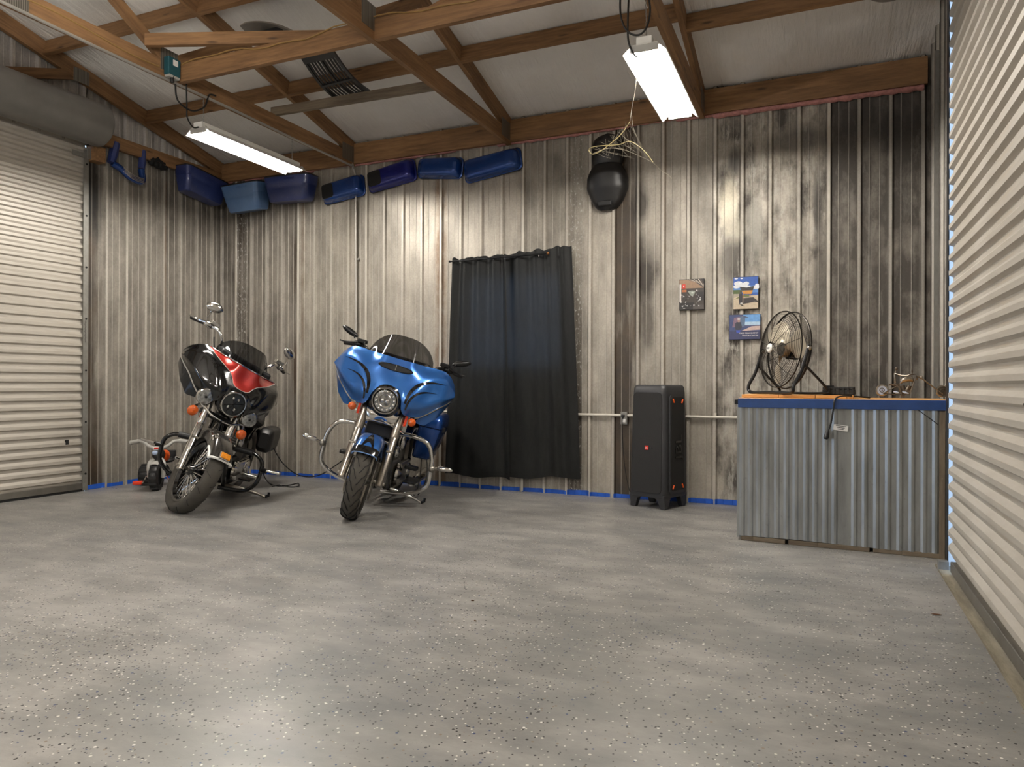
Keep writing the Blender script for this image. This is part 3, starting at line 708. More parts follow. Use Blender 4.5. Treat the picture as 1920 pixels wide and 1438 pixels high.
tag(cr, 'thin metal conduit along the underside of the left truss', 'conduit')
M['romex'] = plain('tan_cable', (150, 118, 66), 0.6)
c = MB().tube([(-4.6+0.12*i, 4.160+0.003*math.sin(i*1.3), 3.535+0.022*math.sin(i*0.55)+0.01*math.sin(i*1.7)) for i in range(30)], 0.005, 6).build('romex_cable', 'romex')
tag(c, 'tan cable stapled along the level brace boards', 'cable')
c = MB().tube([(TX[0]+0.028, 1.6+0.1*i, 3.475+0.02*math.sin(i*0.5)) for i in range(25)], 0.005, 6).build('romex_cable', 'romex')
tag(c, 'tan cable stapled along the side of the left truss', 'cable')
# outlet
ob = thing('outlet_box', 'small metal outlet box with a plug on the level conduit', 'outlet', T(-1.685, YW-0.03, 0.742))
MB().box((0, 0, 0), (0.062, 0.045, 0.115)).build('box', 'steel', ob, bevel=0.004)
MB().box((0, -0.024, -0.022), (0.034, 0.006, 0.034)).build('socket', 'white', ob, bevel=0.002)
MB().box((-0.006, -0.032, 0.022), (0.028, 0.024, 0.026)).build('plug', 'black_plastic', ob, bevel=0.004)
c = MB().tube(catmull([(-1.69, YW-0.06, 0.76), (-1.695, YW-0.07, 0.70), (-1.69, YW-0.05, 0.45), (-1.66, YW-0.06, 0.22), (-1.60, YW-0.12, 0.06), (-1.54, YW-0.16, 0.05)], 8), 0.0042, 6).build('power_cord', 'cord')
tag(c, 'thin black cord from the outlet down to the speaker', 'cord')

# ---- curtain
def cloth_mat():
    t = NT('black_curtain_cloth'); co = t.coord()
    nz = t.noise(t.scaled((30, 30, 6)), 2.0, 4)
    t.base(t.ramp(nz, [(0.3, lin((13, 14, 14))), (0.7, lin((21, 22, 21)))]))
    t.done(0.6, 0.0, Specular_IOR_Level=0.25)
    tr = t.n('ShaderNodeBsdfTranslucent', Color=(0.30, 0.32, 0.34, 1))
    mx = t.n('ShaderNodeMixShader', i0=0.025); t.set(mx.inputs[1], t.b.outputs[0]); t.set(mx.inputs[2], tr.outputs[0])
    t.t.links.new(mx.outputs[0], t.t.nodes['Material Output'].inputs[0])
    return t.m
M['curtain'] = cloth_mat()
def curtain_panel(xa0, xa1, xb0, xb1, zt0, zt1, zb0, zb1, seed, label, side):
    # top edge xa0..xa1, bottom edge xb0..xb1
    def fn(s, t):
        x = (xa0+(xa1-xa0)*s)*(1-t)+(xb0+(xb1-xb0)*s)*t
        zt = zt0+(zt1-zt0)*s; zb = zb0+(zb1-zb0)*s
        zt += 0.016*max(0, math.sin(s*23+seed))+0.012*mnoise.noise((s*14, seed, 0)) if t < 0.001 else 0.0
        z = zt+(zb-zt)*t
        amp = 0.018*(1-0.55*t)
        w = amp*math.sin(s*2*PI*4.3+seed+0.8*math.sin(s*5+seed))+0.012*mnoise.noise((s*6+seed, t*1.3, 2))
        w += 0.007*mnoise.noise((s*9, t*9, seed))*t
        z += 0.012*t*math.sin(s*9+seed)*(t > 0.9)
        y = YW-0.075-w-(0.03 if side == 0 and s > 0.9 else 0.0)*(s-0.9)*10-0.02*t*(0.5+0.5*math.sin(s*3+seed))
        return (x, y, z)
    th_ = thing('curtain', label, 'curtain', group='black curtains over the window')
    MB().grid(fn, 90, 60).build('cloth', 'curtain', th_, angle=80)
    hem = [Vector(fn(s/40, 1.0))+Vector((0, -0.004, 0.0)) for s in range(41)]
    mb = MB(); vs = []
    for p in hem: vs += [p, p+Vector((0, -0.001, 0.05))]
    mb.add(vs, [(2*i, 2*i+2, 2*i+3, 2*i+1) for i in range(40)]); mb.build('hem', 'curtain', th_)
    return th_
curtain_panel(-3.45, -2.85, -3.52, -2.79, 2.31, 2.315, 0.14, 0.125, 0.6, 'left black curtain panel over the window beside the blue motorcycle', 0)
curtain_panel(-2.871, -2.19, -2.811, -2.09, 2.315, 2.36, 0.14, 0.175, 2.4, 'right black curtain panel over the window with its corner pulled up', 1)
rd = thing('curtain_rod', 'thin black rod with a round brass end holding the curtains', 'curtain rod')
MB().cyl((-3.46, YW-0.115, 2.285), (-2.42, YW-0.115, 2.295), 0.008, 10).build('rod', 'black_metal', rd)
MB().sphere((-2.41, YW-0.115, 2.295), 0.014).build('finial', plain('brass', (176, 120, 74), 0.3, 0.8), rd)
MB().sphere((-3.465, YW-0.115, 2.285), 0.012).build('finial', 'black_metal', rd)
for xx in (-2.98, -2.86, -2.50): MB().tube([(xx, YW-0.02, 2.30), (xx, YW-0.117, 2.30), (xx, YW-0.117, 2.272)], 0.004, 6).build('hook', 'black_metal', rd)

# ---- speaker
yaw = -0.36
sp = thing('party_speaker', 'tall black party speaker with orange accents leaning beside the counter', 'speaker', T(-1.318, 6.285, 0.0) @ RZ(yaw))
def rrect(w, d, r, n=5):
    out = []
    for cx, cy, a in ((w/2-r, d/2-r, 0), (-w/2+r, d/2-r, PI/2), (-w/2+r, -d/2+r, PI), (w/2-r, -d/2+r, 1.5*PI)):
        for k in range(n+1):
            t = a+PI/2*k/n; out.append((cx+r*math.cos(t), cy+r*math.sin(t)))
    return out
def loft(mb, secs, cap=True):
    n = len(secs[0]); vs = [p for s_ in secs for p in s_]; fs = []
    for i in range(len(secs)-1):
        for k in range(n):
            k2 = (k+1) % n; fs.append((i*n+k, i*n+k2, (i+1)*n+k2, (i+1)*n+k))
    if cap: fs += [tuple(range(n-1, -1, -1)), tuple((len(secs)-1)*n+k for k in range(n))]
    return mb.add(vs, fs)
secs = []
for z_, k, r in ((0.095, 0.97, 0.045), (0.11, 1.0, 0.05), (0.35, 0.995, 0.05), (0.7, 0.965, 0.05), (0.98, 0.935, 0.05), (1.025, 0.915, 0.05), (1.045, 0.86, 0.05), (1.05, 0.80, 0.05)):
    secs.append([(x, y+0.012*z_, z_) for x, y in rrect(0.36*k, 0.38*k, r)])
M['spk'] = plain('grey_black_abs', (46, 46, 48), 0.5, 0, 0.12, 40)
M['mesh_grille'] = plain('black_speaker_grille', (27, 26, 25), 0.75, 0.1, 0.35, 160)
loft(MB(), secs).build('cabinet', 'spk', sp, angle=50)
def onface(side, a, z_):
    k = interp([(0.11, 1.0), (0.35, 0.995), (0.7, 0.965), (0.98, 0.935), (1.025, 0.915)], z_)
    if side == 'f': return Vector((a*k, -0.19*k+0.012*z_-0.003, z_))
    return Vector((0.18*k+0.003, a*k+0.012*z_, z_))
def face_panel(side, w, z0, z1, r, off):
    mb = MB(); P = [(x, y+(z0+z1)/2) for x, y in rrect(w, z1-z0, r, 6)]
    vs = [onface(side, x, z_)+(Vector((0, -off, 0)) if side == 'f' else Vector((off, 0, 0))) for x, z_ in P]
    vs2 = [onface(side, x, z_) for x, z_ in P]; n = len(P)
    return mb.add(vs+vs2, [tuple(range(n))]+[(i, (i+1) % n, n+(i+1) % n, n+i) for i in range(n)])
face_panel('f', 0.30, 0.135, 0.985, 0.035, 0.004).build('front_grille', 'mesh_grille', sp)
sdp = face_panel('s', 0.25, 0.13, 0.965, 0.035, 0.010).build('side_panel', 'spk', sp)
face_panel('s', 0.215, 0.155, 0.945, 0.03, 0.012).build('side_grille', 'mesh_grille', sp)
for a, z_, tl in ((-0.075, 0.915, 0.5), (0.075, 0.91, -0.5), (-0.075, 0.185, -0.5), (0.075, 0.185, 0.5)):
    p = onface('s', a, z_)
    MB().box((0, 0, 0), (0.012, 0.012, 0.04)).build('accent_light', 'orange', sp, T(p+Vector((0.014, 0, 0))) @ RX(tl), bevel=0.004)
bp = onface('f', 0.005, 0.515)
bd = MB().box((0, 0, 0), (0.036, 0.005, 0.036)).build('badge', 'red', sp, T(bp+Vector((0, -0.005, 0))), bevel=0.003)
text_mesh('lettering', 'JBL', 0.018, 'white', bd, T(0, -0.0032, 0) @ RX(PI/2), 0.0004)
MB().lathe([(0.0001, 0.003), (0.008, 0.003), (0.009, 0)], 12, T(bp+Vector((0.045, -0.004, 0))) @ RX(PI/2)).build('button', 'black_plastic', sp)
lp = onface('s', 0.01, 0.52)
text_mesh('lettering', 'JBL', 0.14, 'black_gloss', sp, T(lp+Vector((0.0135, 0, 0))) @ Matrix(((0, 0, 1, 0), (0, -1, 0, 0), (1, 0, 0, 0), (0, 0, 0, 1))), 0.002, sx=1.15)
for sx in (-1, 1):
    for sy in (-1, 1):
        MB().add([(sx*0.175, sy*0.185, 0.12), (sx*0.06, sy*0.185, 0.10), (sx*0.10, sy*0.175, 0.075), (sx*0.125, sy*0.165, 0.0), (sx*0.172, sy*0.165, 0.0),
                  (sx*0.175, sy*0.06, 0.12), (sx*0.06, sy*0.12, 0.10), (sx*0.10, sy*0.12, 0.075), (sx*0.125, sy*0.12, 0.0), (sx*0.172, sy*0.12, 0.0)],
                 [(0, 1, 2, 3, 4), (5, 6, 7, 8, 9), (0, 1, 6, 5), (1, 2, 7, 6), (2, 3, 8, 7), (3, 4, 9, 8), (4, 0, 5, 9)]).build('foot', 'spk', sp, bevel=0.006)

# ---- counter
ct = thing('bar_counter', 'home-made counter fronted with corrugated tin and a blue painted edge', 'counter', T(-0.53, 5.124, 0) @ RZ(-0.047))
CW = 1.205; CD = 0.62; CZ = 0.965
cm = NT('counter_tin'); co_ = cm.coord()
n1_ = cm.noise(cm.scaled((6, 6, 1.2)), 2.0, 7, 0.65); n2_ = cm.noise(co_, 30, 5, 0.65)
cc = cm.ramp(n1_, [(0.3, lin((138, 141, 140))), (0.7, lin((172, 175, 174)))])
cc = cm.mix(cm.ramp(n2_, [(0.62, 0.0), (0.76, 0.4)]), cc, lin((92, 88, 80)))
cm.base(cc); M['tin'] = cm.done(cm.math('MULTIPLY_ADD', n1_, 0.2, 0.22), 0.72)
ribs = [0.028, 0.082, 0.135, 0.185, 0.25, 0.31, 0.365, 0.43, 0.485, 0.545, 0.60, 0.655, 0.715, 0.775, 0.84, 0.905, 0.97, 1.035, 1.10, 1.16]
def tin(name, u0, u1, off):
    P = [(u0, 0.0)]
    for r in ribs:
        if u0+0.02 < r < u1-0.02: P += [(r-0.021, 0), (r-0.006, 0.0075), (r+0.007, 0.0075), (r+0.017, 0)]
    P.append((u1, 0.0)); mb = MB(); vs = []
    for u, d in P: vs += [(u, -d-off, 0.032+0.004*math.sin(u*5)), (u, -d-off, CZ-0.065)]
    mb.add(vs, [(2*i, 2*i+2, 2*i+3, 2*i+1) for i in range(len(P)-1)])
    mb.build(name, 'tin', ct, solid=0.001, angle=20)
tin('tin_sheet', 0.0, 0.655, 0.002); tin('tin_sheet', 0.64, CW-0.02, 0.004)
MB().box((CW/2, CD/2+0.01, 0.50), (CW-0.03, CD-0.02, 0.90)).build('carcass', 'wood_grey', ct)
MB().box((0.0, CD/2, 0.47), (0.018, CD, 0.90)).build('side_panel', 'tin', ct)
for a, b, y_ in ((0.02, 0.16, 0.0), (0.10, 0.30, -0.004), (0.32, 0.52, 0.0), (0.50, 0.80, -0.004), (0.82, 1.0, 0.0), (0.98, 1.18, -0.006)):
    MB().box(((a+b)/2, 0.012+y_, 0.016), (b-a, 0.03, 0.03)).build('base_board', 'wood_grey', ct, bevel=0.003)
beam('corner_post', (CW-0.012, 0.0, 0.0), (CW-0.012, 0.0, CZ-0.06), 0.03, 0.024, 'wood_grey', ct, roll=(1, 0, 0))
MB().box((CW/2+0.012, CD/2-0.012, CZ-0.012), (CW+0.02, CD+0.01, 0.022)).build('top_board', 'wood_pine', ct, bevel=0.002)
M['trim_blue'] = plain('blue_painted_edge', (34, 68, 126), 0.4, 0, 0.3, 14)
MB().box((CW/2+0.012, -0.024, CZ-0.034), (CW+0.022, 0.014, 0.062)).build('edge_trim', 'trim_blue', ct, bevel=0.003)
MB().box((-0.018, 0.10, CZ-0.03), (0.022, 0.16, 0.032)).build('side_batten', 'black_matte', ct)
lb = MB().box((0.535, -0.0225, CZ-0.115), (0.085, 0.002, 0.036)).build('label_tag', 'white', ct, mx=RY(0.12))
for k in range(3): MB().box((0.535, -0.024, CZ-0.104-0.01*k), (0.06-0.012*k, 0.001, 0.004)).build('print_line', 'spk', lb)
ctm = ct.matrix_world.copy()
def onc(x, y, z=CZ): return ctm @ Vector((x, y, z))
# pine board, fan, case, cord, sculpture
pbm = ctm @ T(0.005, 0.10, CZ)
pb_ = thing('pine_board', 'honey coloured pine board under the fan on the counter', 'board', pbm)
for k, (a, b) in enumerate(((0.0, 0.24), (0.242, 0.47), (0.472, 0.66), (0.662, 0.70))):
    MB().box(((a+b)/2, 0.15, 0.011), (b-a-0.001, 0.30, 0.021)).build('plank', 'wood_pine', pb_, bevel=0.002)
cs = thing('tool_case', 'flat black ribbed case lying on the pine board behind the cord', 'case', ctm @ T(0.615, 0.24, CZ+0.022))
MB().box((0, 0, 0.018), (0.20, 0.13, 0.035)).build('base', 'black_plastic', cs, bevel=0.005)
MB().box((0, 0, 0.045), (0.196, 0.126, 0.018)).build('lid', 'black_plastic', cs, bevel=0.005)
for k in range(7): MB().box((-0.084+0.028*k, -0.066, 0.028), (0.012, 0.006, 0.045)).build('rib', 'black_plastic', cs, bevel=0.002)
MB().box((-0.06, 0.0, 0.058), (0.06, 0.03, 0.01)).build('handle', 'black_metal', cs, bevel=0.003)
pts = [onc(0.80, 0.20, CZ+0.006), onc(0.74, 0.14, CZ+0.012), onc(0.67, 0.08, CZ+0.018), onc(0.62, 0.01, CZ+0.012), onc(0.598, -0.04, CZ-0.01), onc(0.592, -0.040, CZ-0.05), onc(0.585, -0.032, CZ-0.10), onc(0.575, -0.034, CZ-0.16), onc(0.560, -0.034, CZ-0.205)]
hc = thing('hanging_cord', 'black cord with a plug hanging over the counter front', 'cord')
MB().tube(catmull(pts, 8), 0.0055, 7).build('cable', 'cord', hc)
p_ = pts[-1]; MB().tube([p_, p_+Vector((-0.006, -0.002, -0.02)), p_+Vector((-0.012, -0.004, -0.045)), p_+Vector((-0.014, -0.004, -0.055))], [0.008, 0.014, 0.017, 0.010], 10).build('plug', 'black_plastic', hc)
hc2 = MB().tube([onc(1.06, -0.037, CZ-0.06), onc(1.11, -0.034, CZ-0.10), onc(1.17, -0.034, CZ-0.15)], 0.0025, 5).build('thin_wire', 'cord')
tag(hc2, 'thin dark wire slanting across the right end of the counter front', 'wire')

# ---- fan on the counter
FD = Vector((-0.83, -0.55, 0.10)).normalized()
FR = 0.268
fc = at_y(1471, 656, 5.42)
fan = thing('floor_fan', 'round metal fan with three blades standing on the pine board', 'fan', T(fc.x, fc.y, CZ+0.022))
fz = fc.z-(CZ+0.022)
FM = T(0, 0, fz) @ frame(FD)
M['wire'] = plain('black_fan_wire', (40, 36, 32), 0.4, 0.6, 0.1)
M['blade'] = plain('grey_fan_blade', (186, 176, 156), 0.35, 0.3, 0.12)
rg = MB()
def dome(r): return 0.095*(1-(r/FR)**2.2)
for r in [FR*(0.10+0.9*k/21) for k in range(22)]:
    for sgn, dz in ((1, 0.035), (-1, -0.035)):
        w = 0.0012 if r < FR*0.99 else 0.0048
        rg.tube([(r*math.cos(a), r*math.sin(a), dz+sgn*dome(r)*(0.8 if sgn > 0 else 0.7)) for a in [2*PI*i/40 for i in range(40)]], w, 4, closed=True)
for i in range(12):
    a = 2*PI*i/12
    for sgn, dz in ((1, 0.035), (-1, -0.035)):
        rg.tube([(r*math.cos(a+0.25*r/FR), r*math.sin(a+0.25*r/FR), dz+sgn*dome(r)*(0.8 if sgn > 0 else 0.7)+0.002*sgn) for r in [FR*(0.1+0.9*q/8) for q in range(9)]], 0.0018, 4)
tag(rg.build('grille', 'wire', fan, FM), kind='stuff')
MB().lathe([(FR+0.002, -0.037), (FR+0.005, -0.034), (FR+0.005, -0.028), (FR+0.002, -0.025)], 48).build('rim_band', 'wire', fan, FM)
def blade(a0):
    def fn(s, t):
        r = 0.045+(FR*0.90-0.045)*s
        half = interp([(0, 0.28), (0.3, 0.55), (0.7, 0.52), (1, 0.30)], s)
        a = a0+0.35*s+(t-0.5)*2*half
        return (r*math.cos(a), r*math.sin(a), 0.030*(t-0.5)*2*(1-0.4*s)*1.2)
    return MB().grid(fn, 12, 8)
for k in range(3): blade(2.0+k*2*PI/3).build('blade', 'blade', fan, FM, solid=0.002, angle=60)
MB().lathe([(0.0001, 0.03), (0.05, 0.028), (0.055, 0.0), (0.05, -0.02)], 20).build('hub', 'chrome_dull', fan, FM)
MB().lathe([(0.0001, -0.12), (0.05, -0.115), (0.062, -0.09), (0.062, -0.03), (0.0001, -0.03)], 20).build('motor', 'black_metal', fan, FM)
MB().lathe([(0.0001, 0.010), (0.026, 0.008), (0.033, 0.0), (0.031, -0.006)], 24, T(0, 0, 0.115)).build('badge', 'white_metal', fan, FM)
MB().box((0, 0, 0.126), (0.03, 0.008, 0.001)).build('badge_print', 'spk', fan, FM)
side = Vector((0, 0, 1)).cross(FD).normalized()
piv = [Vector((0, 0, fz))+side*s_*(FR+0.028) for s_ in (-1, 1)]
fwd2 = Vector((FD.x, FD.y, 0)).normalized()
low = [Vector((p.x, p.y, 0.012))+fwd2*0.11 for p in piv]
MB().tube(catmull([piv[0]+Vector((0, 0, 0.02)), piv[0].lerp(low[0], 0.5), low[0]+Vector((0, 0, 0.05)), low[0]+(low[1]-low[0])*0.06, low[0].lerp(low[1], 0.5), low[1]+(low[0]-low[1])*0.06, low[1]+Vector((0, 0, 0.05)), piv[1].lerp(low[1], 0.5), piv[1]+Vector((0, 0, 0.02))], 7), 0.012, 9).build('stand_tube', 'black_metal', fan)
lowb = [Vector((p.x, p.y, 0.012))-fwd2*0.13 for p in piv]
MB().tube(catmull([piv[0].lerp(low[0], 0.35), lowb[0]+Vector((0, 0, 0.03)), lowb[0].lerp(lowb[1], 0.08), lowb[0].lerp(lowb[1], 0.92), lowb[1]+Vector((0, 0, 0.03)), piv[1].lerp(low[1], 0.35)], 7), 0.009, 8).build('back_leg', 'black_metal', fan)
for p in piv: MB().sphere(p, 0.018).build('pivot_knob', 'chrome_dull', fan)

# ---- canvas photographs
M['c_dark'] = plain('canvas_edge', (20, 20, 22), 0.6)
def flat(name, rgb, rough=0.45): return plain(name, rgb, rough, 0, 0.2, 60)
def canvas(name, label, p0, p1, shapes):
    w = p1[0]-p0[0]; h = p1[1]-p0[1]
    t = thing('canvas_print', label, 'photo', T(p0[0], YW-0.028, p0[1]), 'canvas photos on the back wall')
    MB().box((w/2, 0, h/2), (w, 0.022, h)).build('canvas', 'c_dark', t, bevel=0.002)
    pm = MB(); mats = []
    for i, (rgb, poly) in enumerate(shapes):
        key = 'print_%d_%d_%d' % rgb
        if key not in M: M[key] = flat(key, rgb)
        if M[key] not in mats: mats.append(M[key])
        pm.cur = mats.index(M[key])
        y = -0.0114-0.0002*i; vs = [(u*w, y, v*h) for u, v in poly]
        pm.add(vs, [tuple(range(len(poly)))])
    pm.build('print', mats, t)
    return t
def R(u0, v0, u1, v1): return [(u0, v0), (u1, v0), (u1, v1), (u0, v1)]
def E(cx, cy, rx, ry, n=14): return [(cx+rx*math.cos(2*PI*k/n), cy+ry*math.sin(2*PI*k/n)) for k in range(n)]
rr = random.Random(4); sh = [((58, 50, 46), R(0.01, 0.01, 0.99, 0.99)), ((148, 120, 96), [(0.02, 0.70), (0.02, 0.98), (0.5, 0.98), (0.98, 0.70)]), ((34, 30, 30), [(0.55, 0.99), (0.99, 0.99), (0.99, 0.74)])]
for k in range(7): sh.append(((196, 186, 172) if k % 2 else (84, 72, 64), [(0.30+0.09*k, 0.99), (0.34+0.09*k, 0.99), (0.99, 0.84-0.02*k), (0.99, 0.80-0.02*k)]))
sh += [((222, 214, 206), R(0.02, 0.28, 0.09, 0.84)), ((204, 52, 34), R(0.12, 0.70, 0.26, 0.84)), ((232, 214, 206), R(0.17, 0.74, 0.21, 0.80)), ((168, 96, 52), R(0.12, 0.58, 0.30, 0.66)), ((26, 24, 25), R(0.70, 0.30, 0.98, 0.58)), ((22, 21, 22), R(0.02, 0.02, 0.60, 0.24)), ((74, 68, 66), R(0.56, 0.02, 0.98, 0.16))]
for k in range(46):
    x, y = rr.uniform(0.08, 0.85), rr.uniform(0.12, 0.62); g = rr.choice([30, 30, 96, 150, 196, 222]); a = rr.uniform(0, PI)
    sh.append(((g, g-2, g-4), [(x+0.055*math.cos(a), y+0.03*math.sin(a)), (x+0.03*math.cos(a+2), y+0.035*math.sin(a+2)), (x+0.04*math.cos(a+4), y+0.03*math.sin(a+4))]))
sh += [((150, 158, 146), [(0.38, 0.60), (0.52, 0.62), (0.66, 0.60), (0.62, 0.50), (0.50, 0.44), (0.42, 0.52)]), ((206, 210, 202), E(0.54, 0.55, 0.05, 0.025)), ((216, 212, 206), E(0.22, 0.06, 0.05, 0.012))]
canvas('a', 'canvas photo of motorcycles in a shop, alone at left above the speaker', (-1.188, 1.715), (-0.968, 1.990), sh)
sh = [((44, 88, 168), R(0.01, 0.01, 0.99, 0.99)), ((92, 140, 206), R(0.01, 0.5, 0.99, 0.72)), ((196, 180, 156), R(0.01, 0.01, 0.99, 0.42)), ((74, 92, 44), R(0.01, 0.46, 0.35, 0.60)), ((168, 158, 140), [(0.01, 0.36), (0.3, 0.42), (0.3, 0.48), (0.01, 0.48)]), ((104, 112, 52), [(0.01, 0.30), (0.45, 0.40), (0.6, 0.46), (0.3, 0.42)])]
for cx, cy, rx, ry in ((0.2, 0.80, 0.17, 0.07), (0.36, 0.76, 0.2, 0.06), (0.52, 0.79, 0.12, 0.06), (0.13, 0.70, 0.13, 0.05), (0.9, 0.66, 0.14, 0.06), (0.95, 0.72, 0.08, 0.05), (0.12, 0.95, 0.07, 0.02), (0.34, 0.95, 0.05, 0.02), (0.4, 0.70, 0.3, 0.04)): sh.append(((226, 230, 234), E(cx, cy, rx, ry)))
sh += [((46, 42, 44), [(0.40, 0.16), (0.84, 0.22), (0.98, 0.20), (0.98, 0.24), (0.80, 0.36), (0.40, 0.34)]), ((40, 37, 37), [(0.25, 0.70), (0.54, 0.66), (0.84, 0.70), (0.78, 0.57), (0.32, 0.58)]), ((196, 138, 62), [(0.34, 0.57), (0.78, 0.57), (0.74, 0.46), (0.40, 0.47)]), ((170, 112, 46), R(0.38, 0.34, 0.41, 0.47)), ((170, 112, 46), R(0.66, 0.36, 0.69, 0.47)), ((96, 108, 60), R(0.42, 0.38, 0.64, 0.44)), ((36, 34, 38), [(0.24, 0.48), (0.36, 0.48), (0.38, 0.30), (0.36, 0.14), (0.25, 0.14), (0.22, 0.32)]), ((60, 52, 50), E(0.30, 0.52, 0.045, 0.05)), ((206, 204, 200), E(0.33, 0.18, 0.05, 0.025)), ((30, 28, 30), [(0.28, 0.12), (0.48, 0.09), (0.36, 0.13)])]
canvas('b', 'upper right canvas photo of a wooden signboard under a cloudy sky', (-0.722, 1.705), (-0.515, 1.985), sh)
sh = [((66, 78, 118), R(0.01, 0.01, 0.99, 0.99)), ((108, 160, 216), R(0.45, 0.55, 0.99, 0.99)), ((176, 204, 226), R(0.50, 0.55, 0.99, 0.70)), ((128, 104, 122), [(0.10, 0.50), (0.16, 0.88), (0.46, 0.94), (0.46, 0.50)]), ((92, 112, 138), [(0.34, 0.52), (0.34, 0.92), (0.52, 0.92), (0.50, 0.52)]), ((74, 92, 122), [(0.46, 0.96), (0.64, 0.87), (0.46, 0.86)]), ((196, 172, 164), [(0.38, 0.34), (0.72, 0.52), (0.99, 0.54), (0.99, 0.38)]), ((96, 100, 130), R(0.48, 0.53, 0.99, 0.57)), ((58, 62, 96), R(0.01, 0.01, 0.99, 0.34)), ((60, 62, 74), [(0.20, 0.66), (0.24, 0.70), (0.38, 0.70), (0.41, 0.50), (0.36, 0.34), (0.22, 0.34), (0.18, 0.48)]), ((64, 86, 176), [(0.22, 0.38), (0.37, 0.38), (0.34, 0.27), (0.24, 0.27)]), ((170, 136, 126), E(0.31, 0.75, 0.045, 0.06)), ((214, 208, 208), E(0.31, 0.82, 0.055, 0.035))]
cv3 = canvas('c', 'lower wide blue canvas photo with a person and white caption lettering', (-0.755, 1.443), (-0.497, 1.660), sh)
text_mesh('caption', 'PIKES PEAK SUMMIT', 0.0175, 'white', cv3, T(0.240, -0.0148, 0.0545) @ RX(PI/2), 0.0002, 'RIGHT')
text_mesh('caption', 'VISITOR CENTER', 0.0175, 'white', cv3, T(0.240, -0.0148, 0.0335) @ RX(PI/2), 0.0002, 'RIGHT')

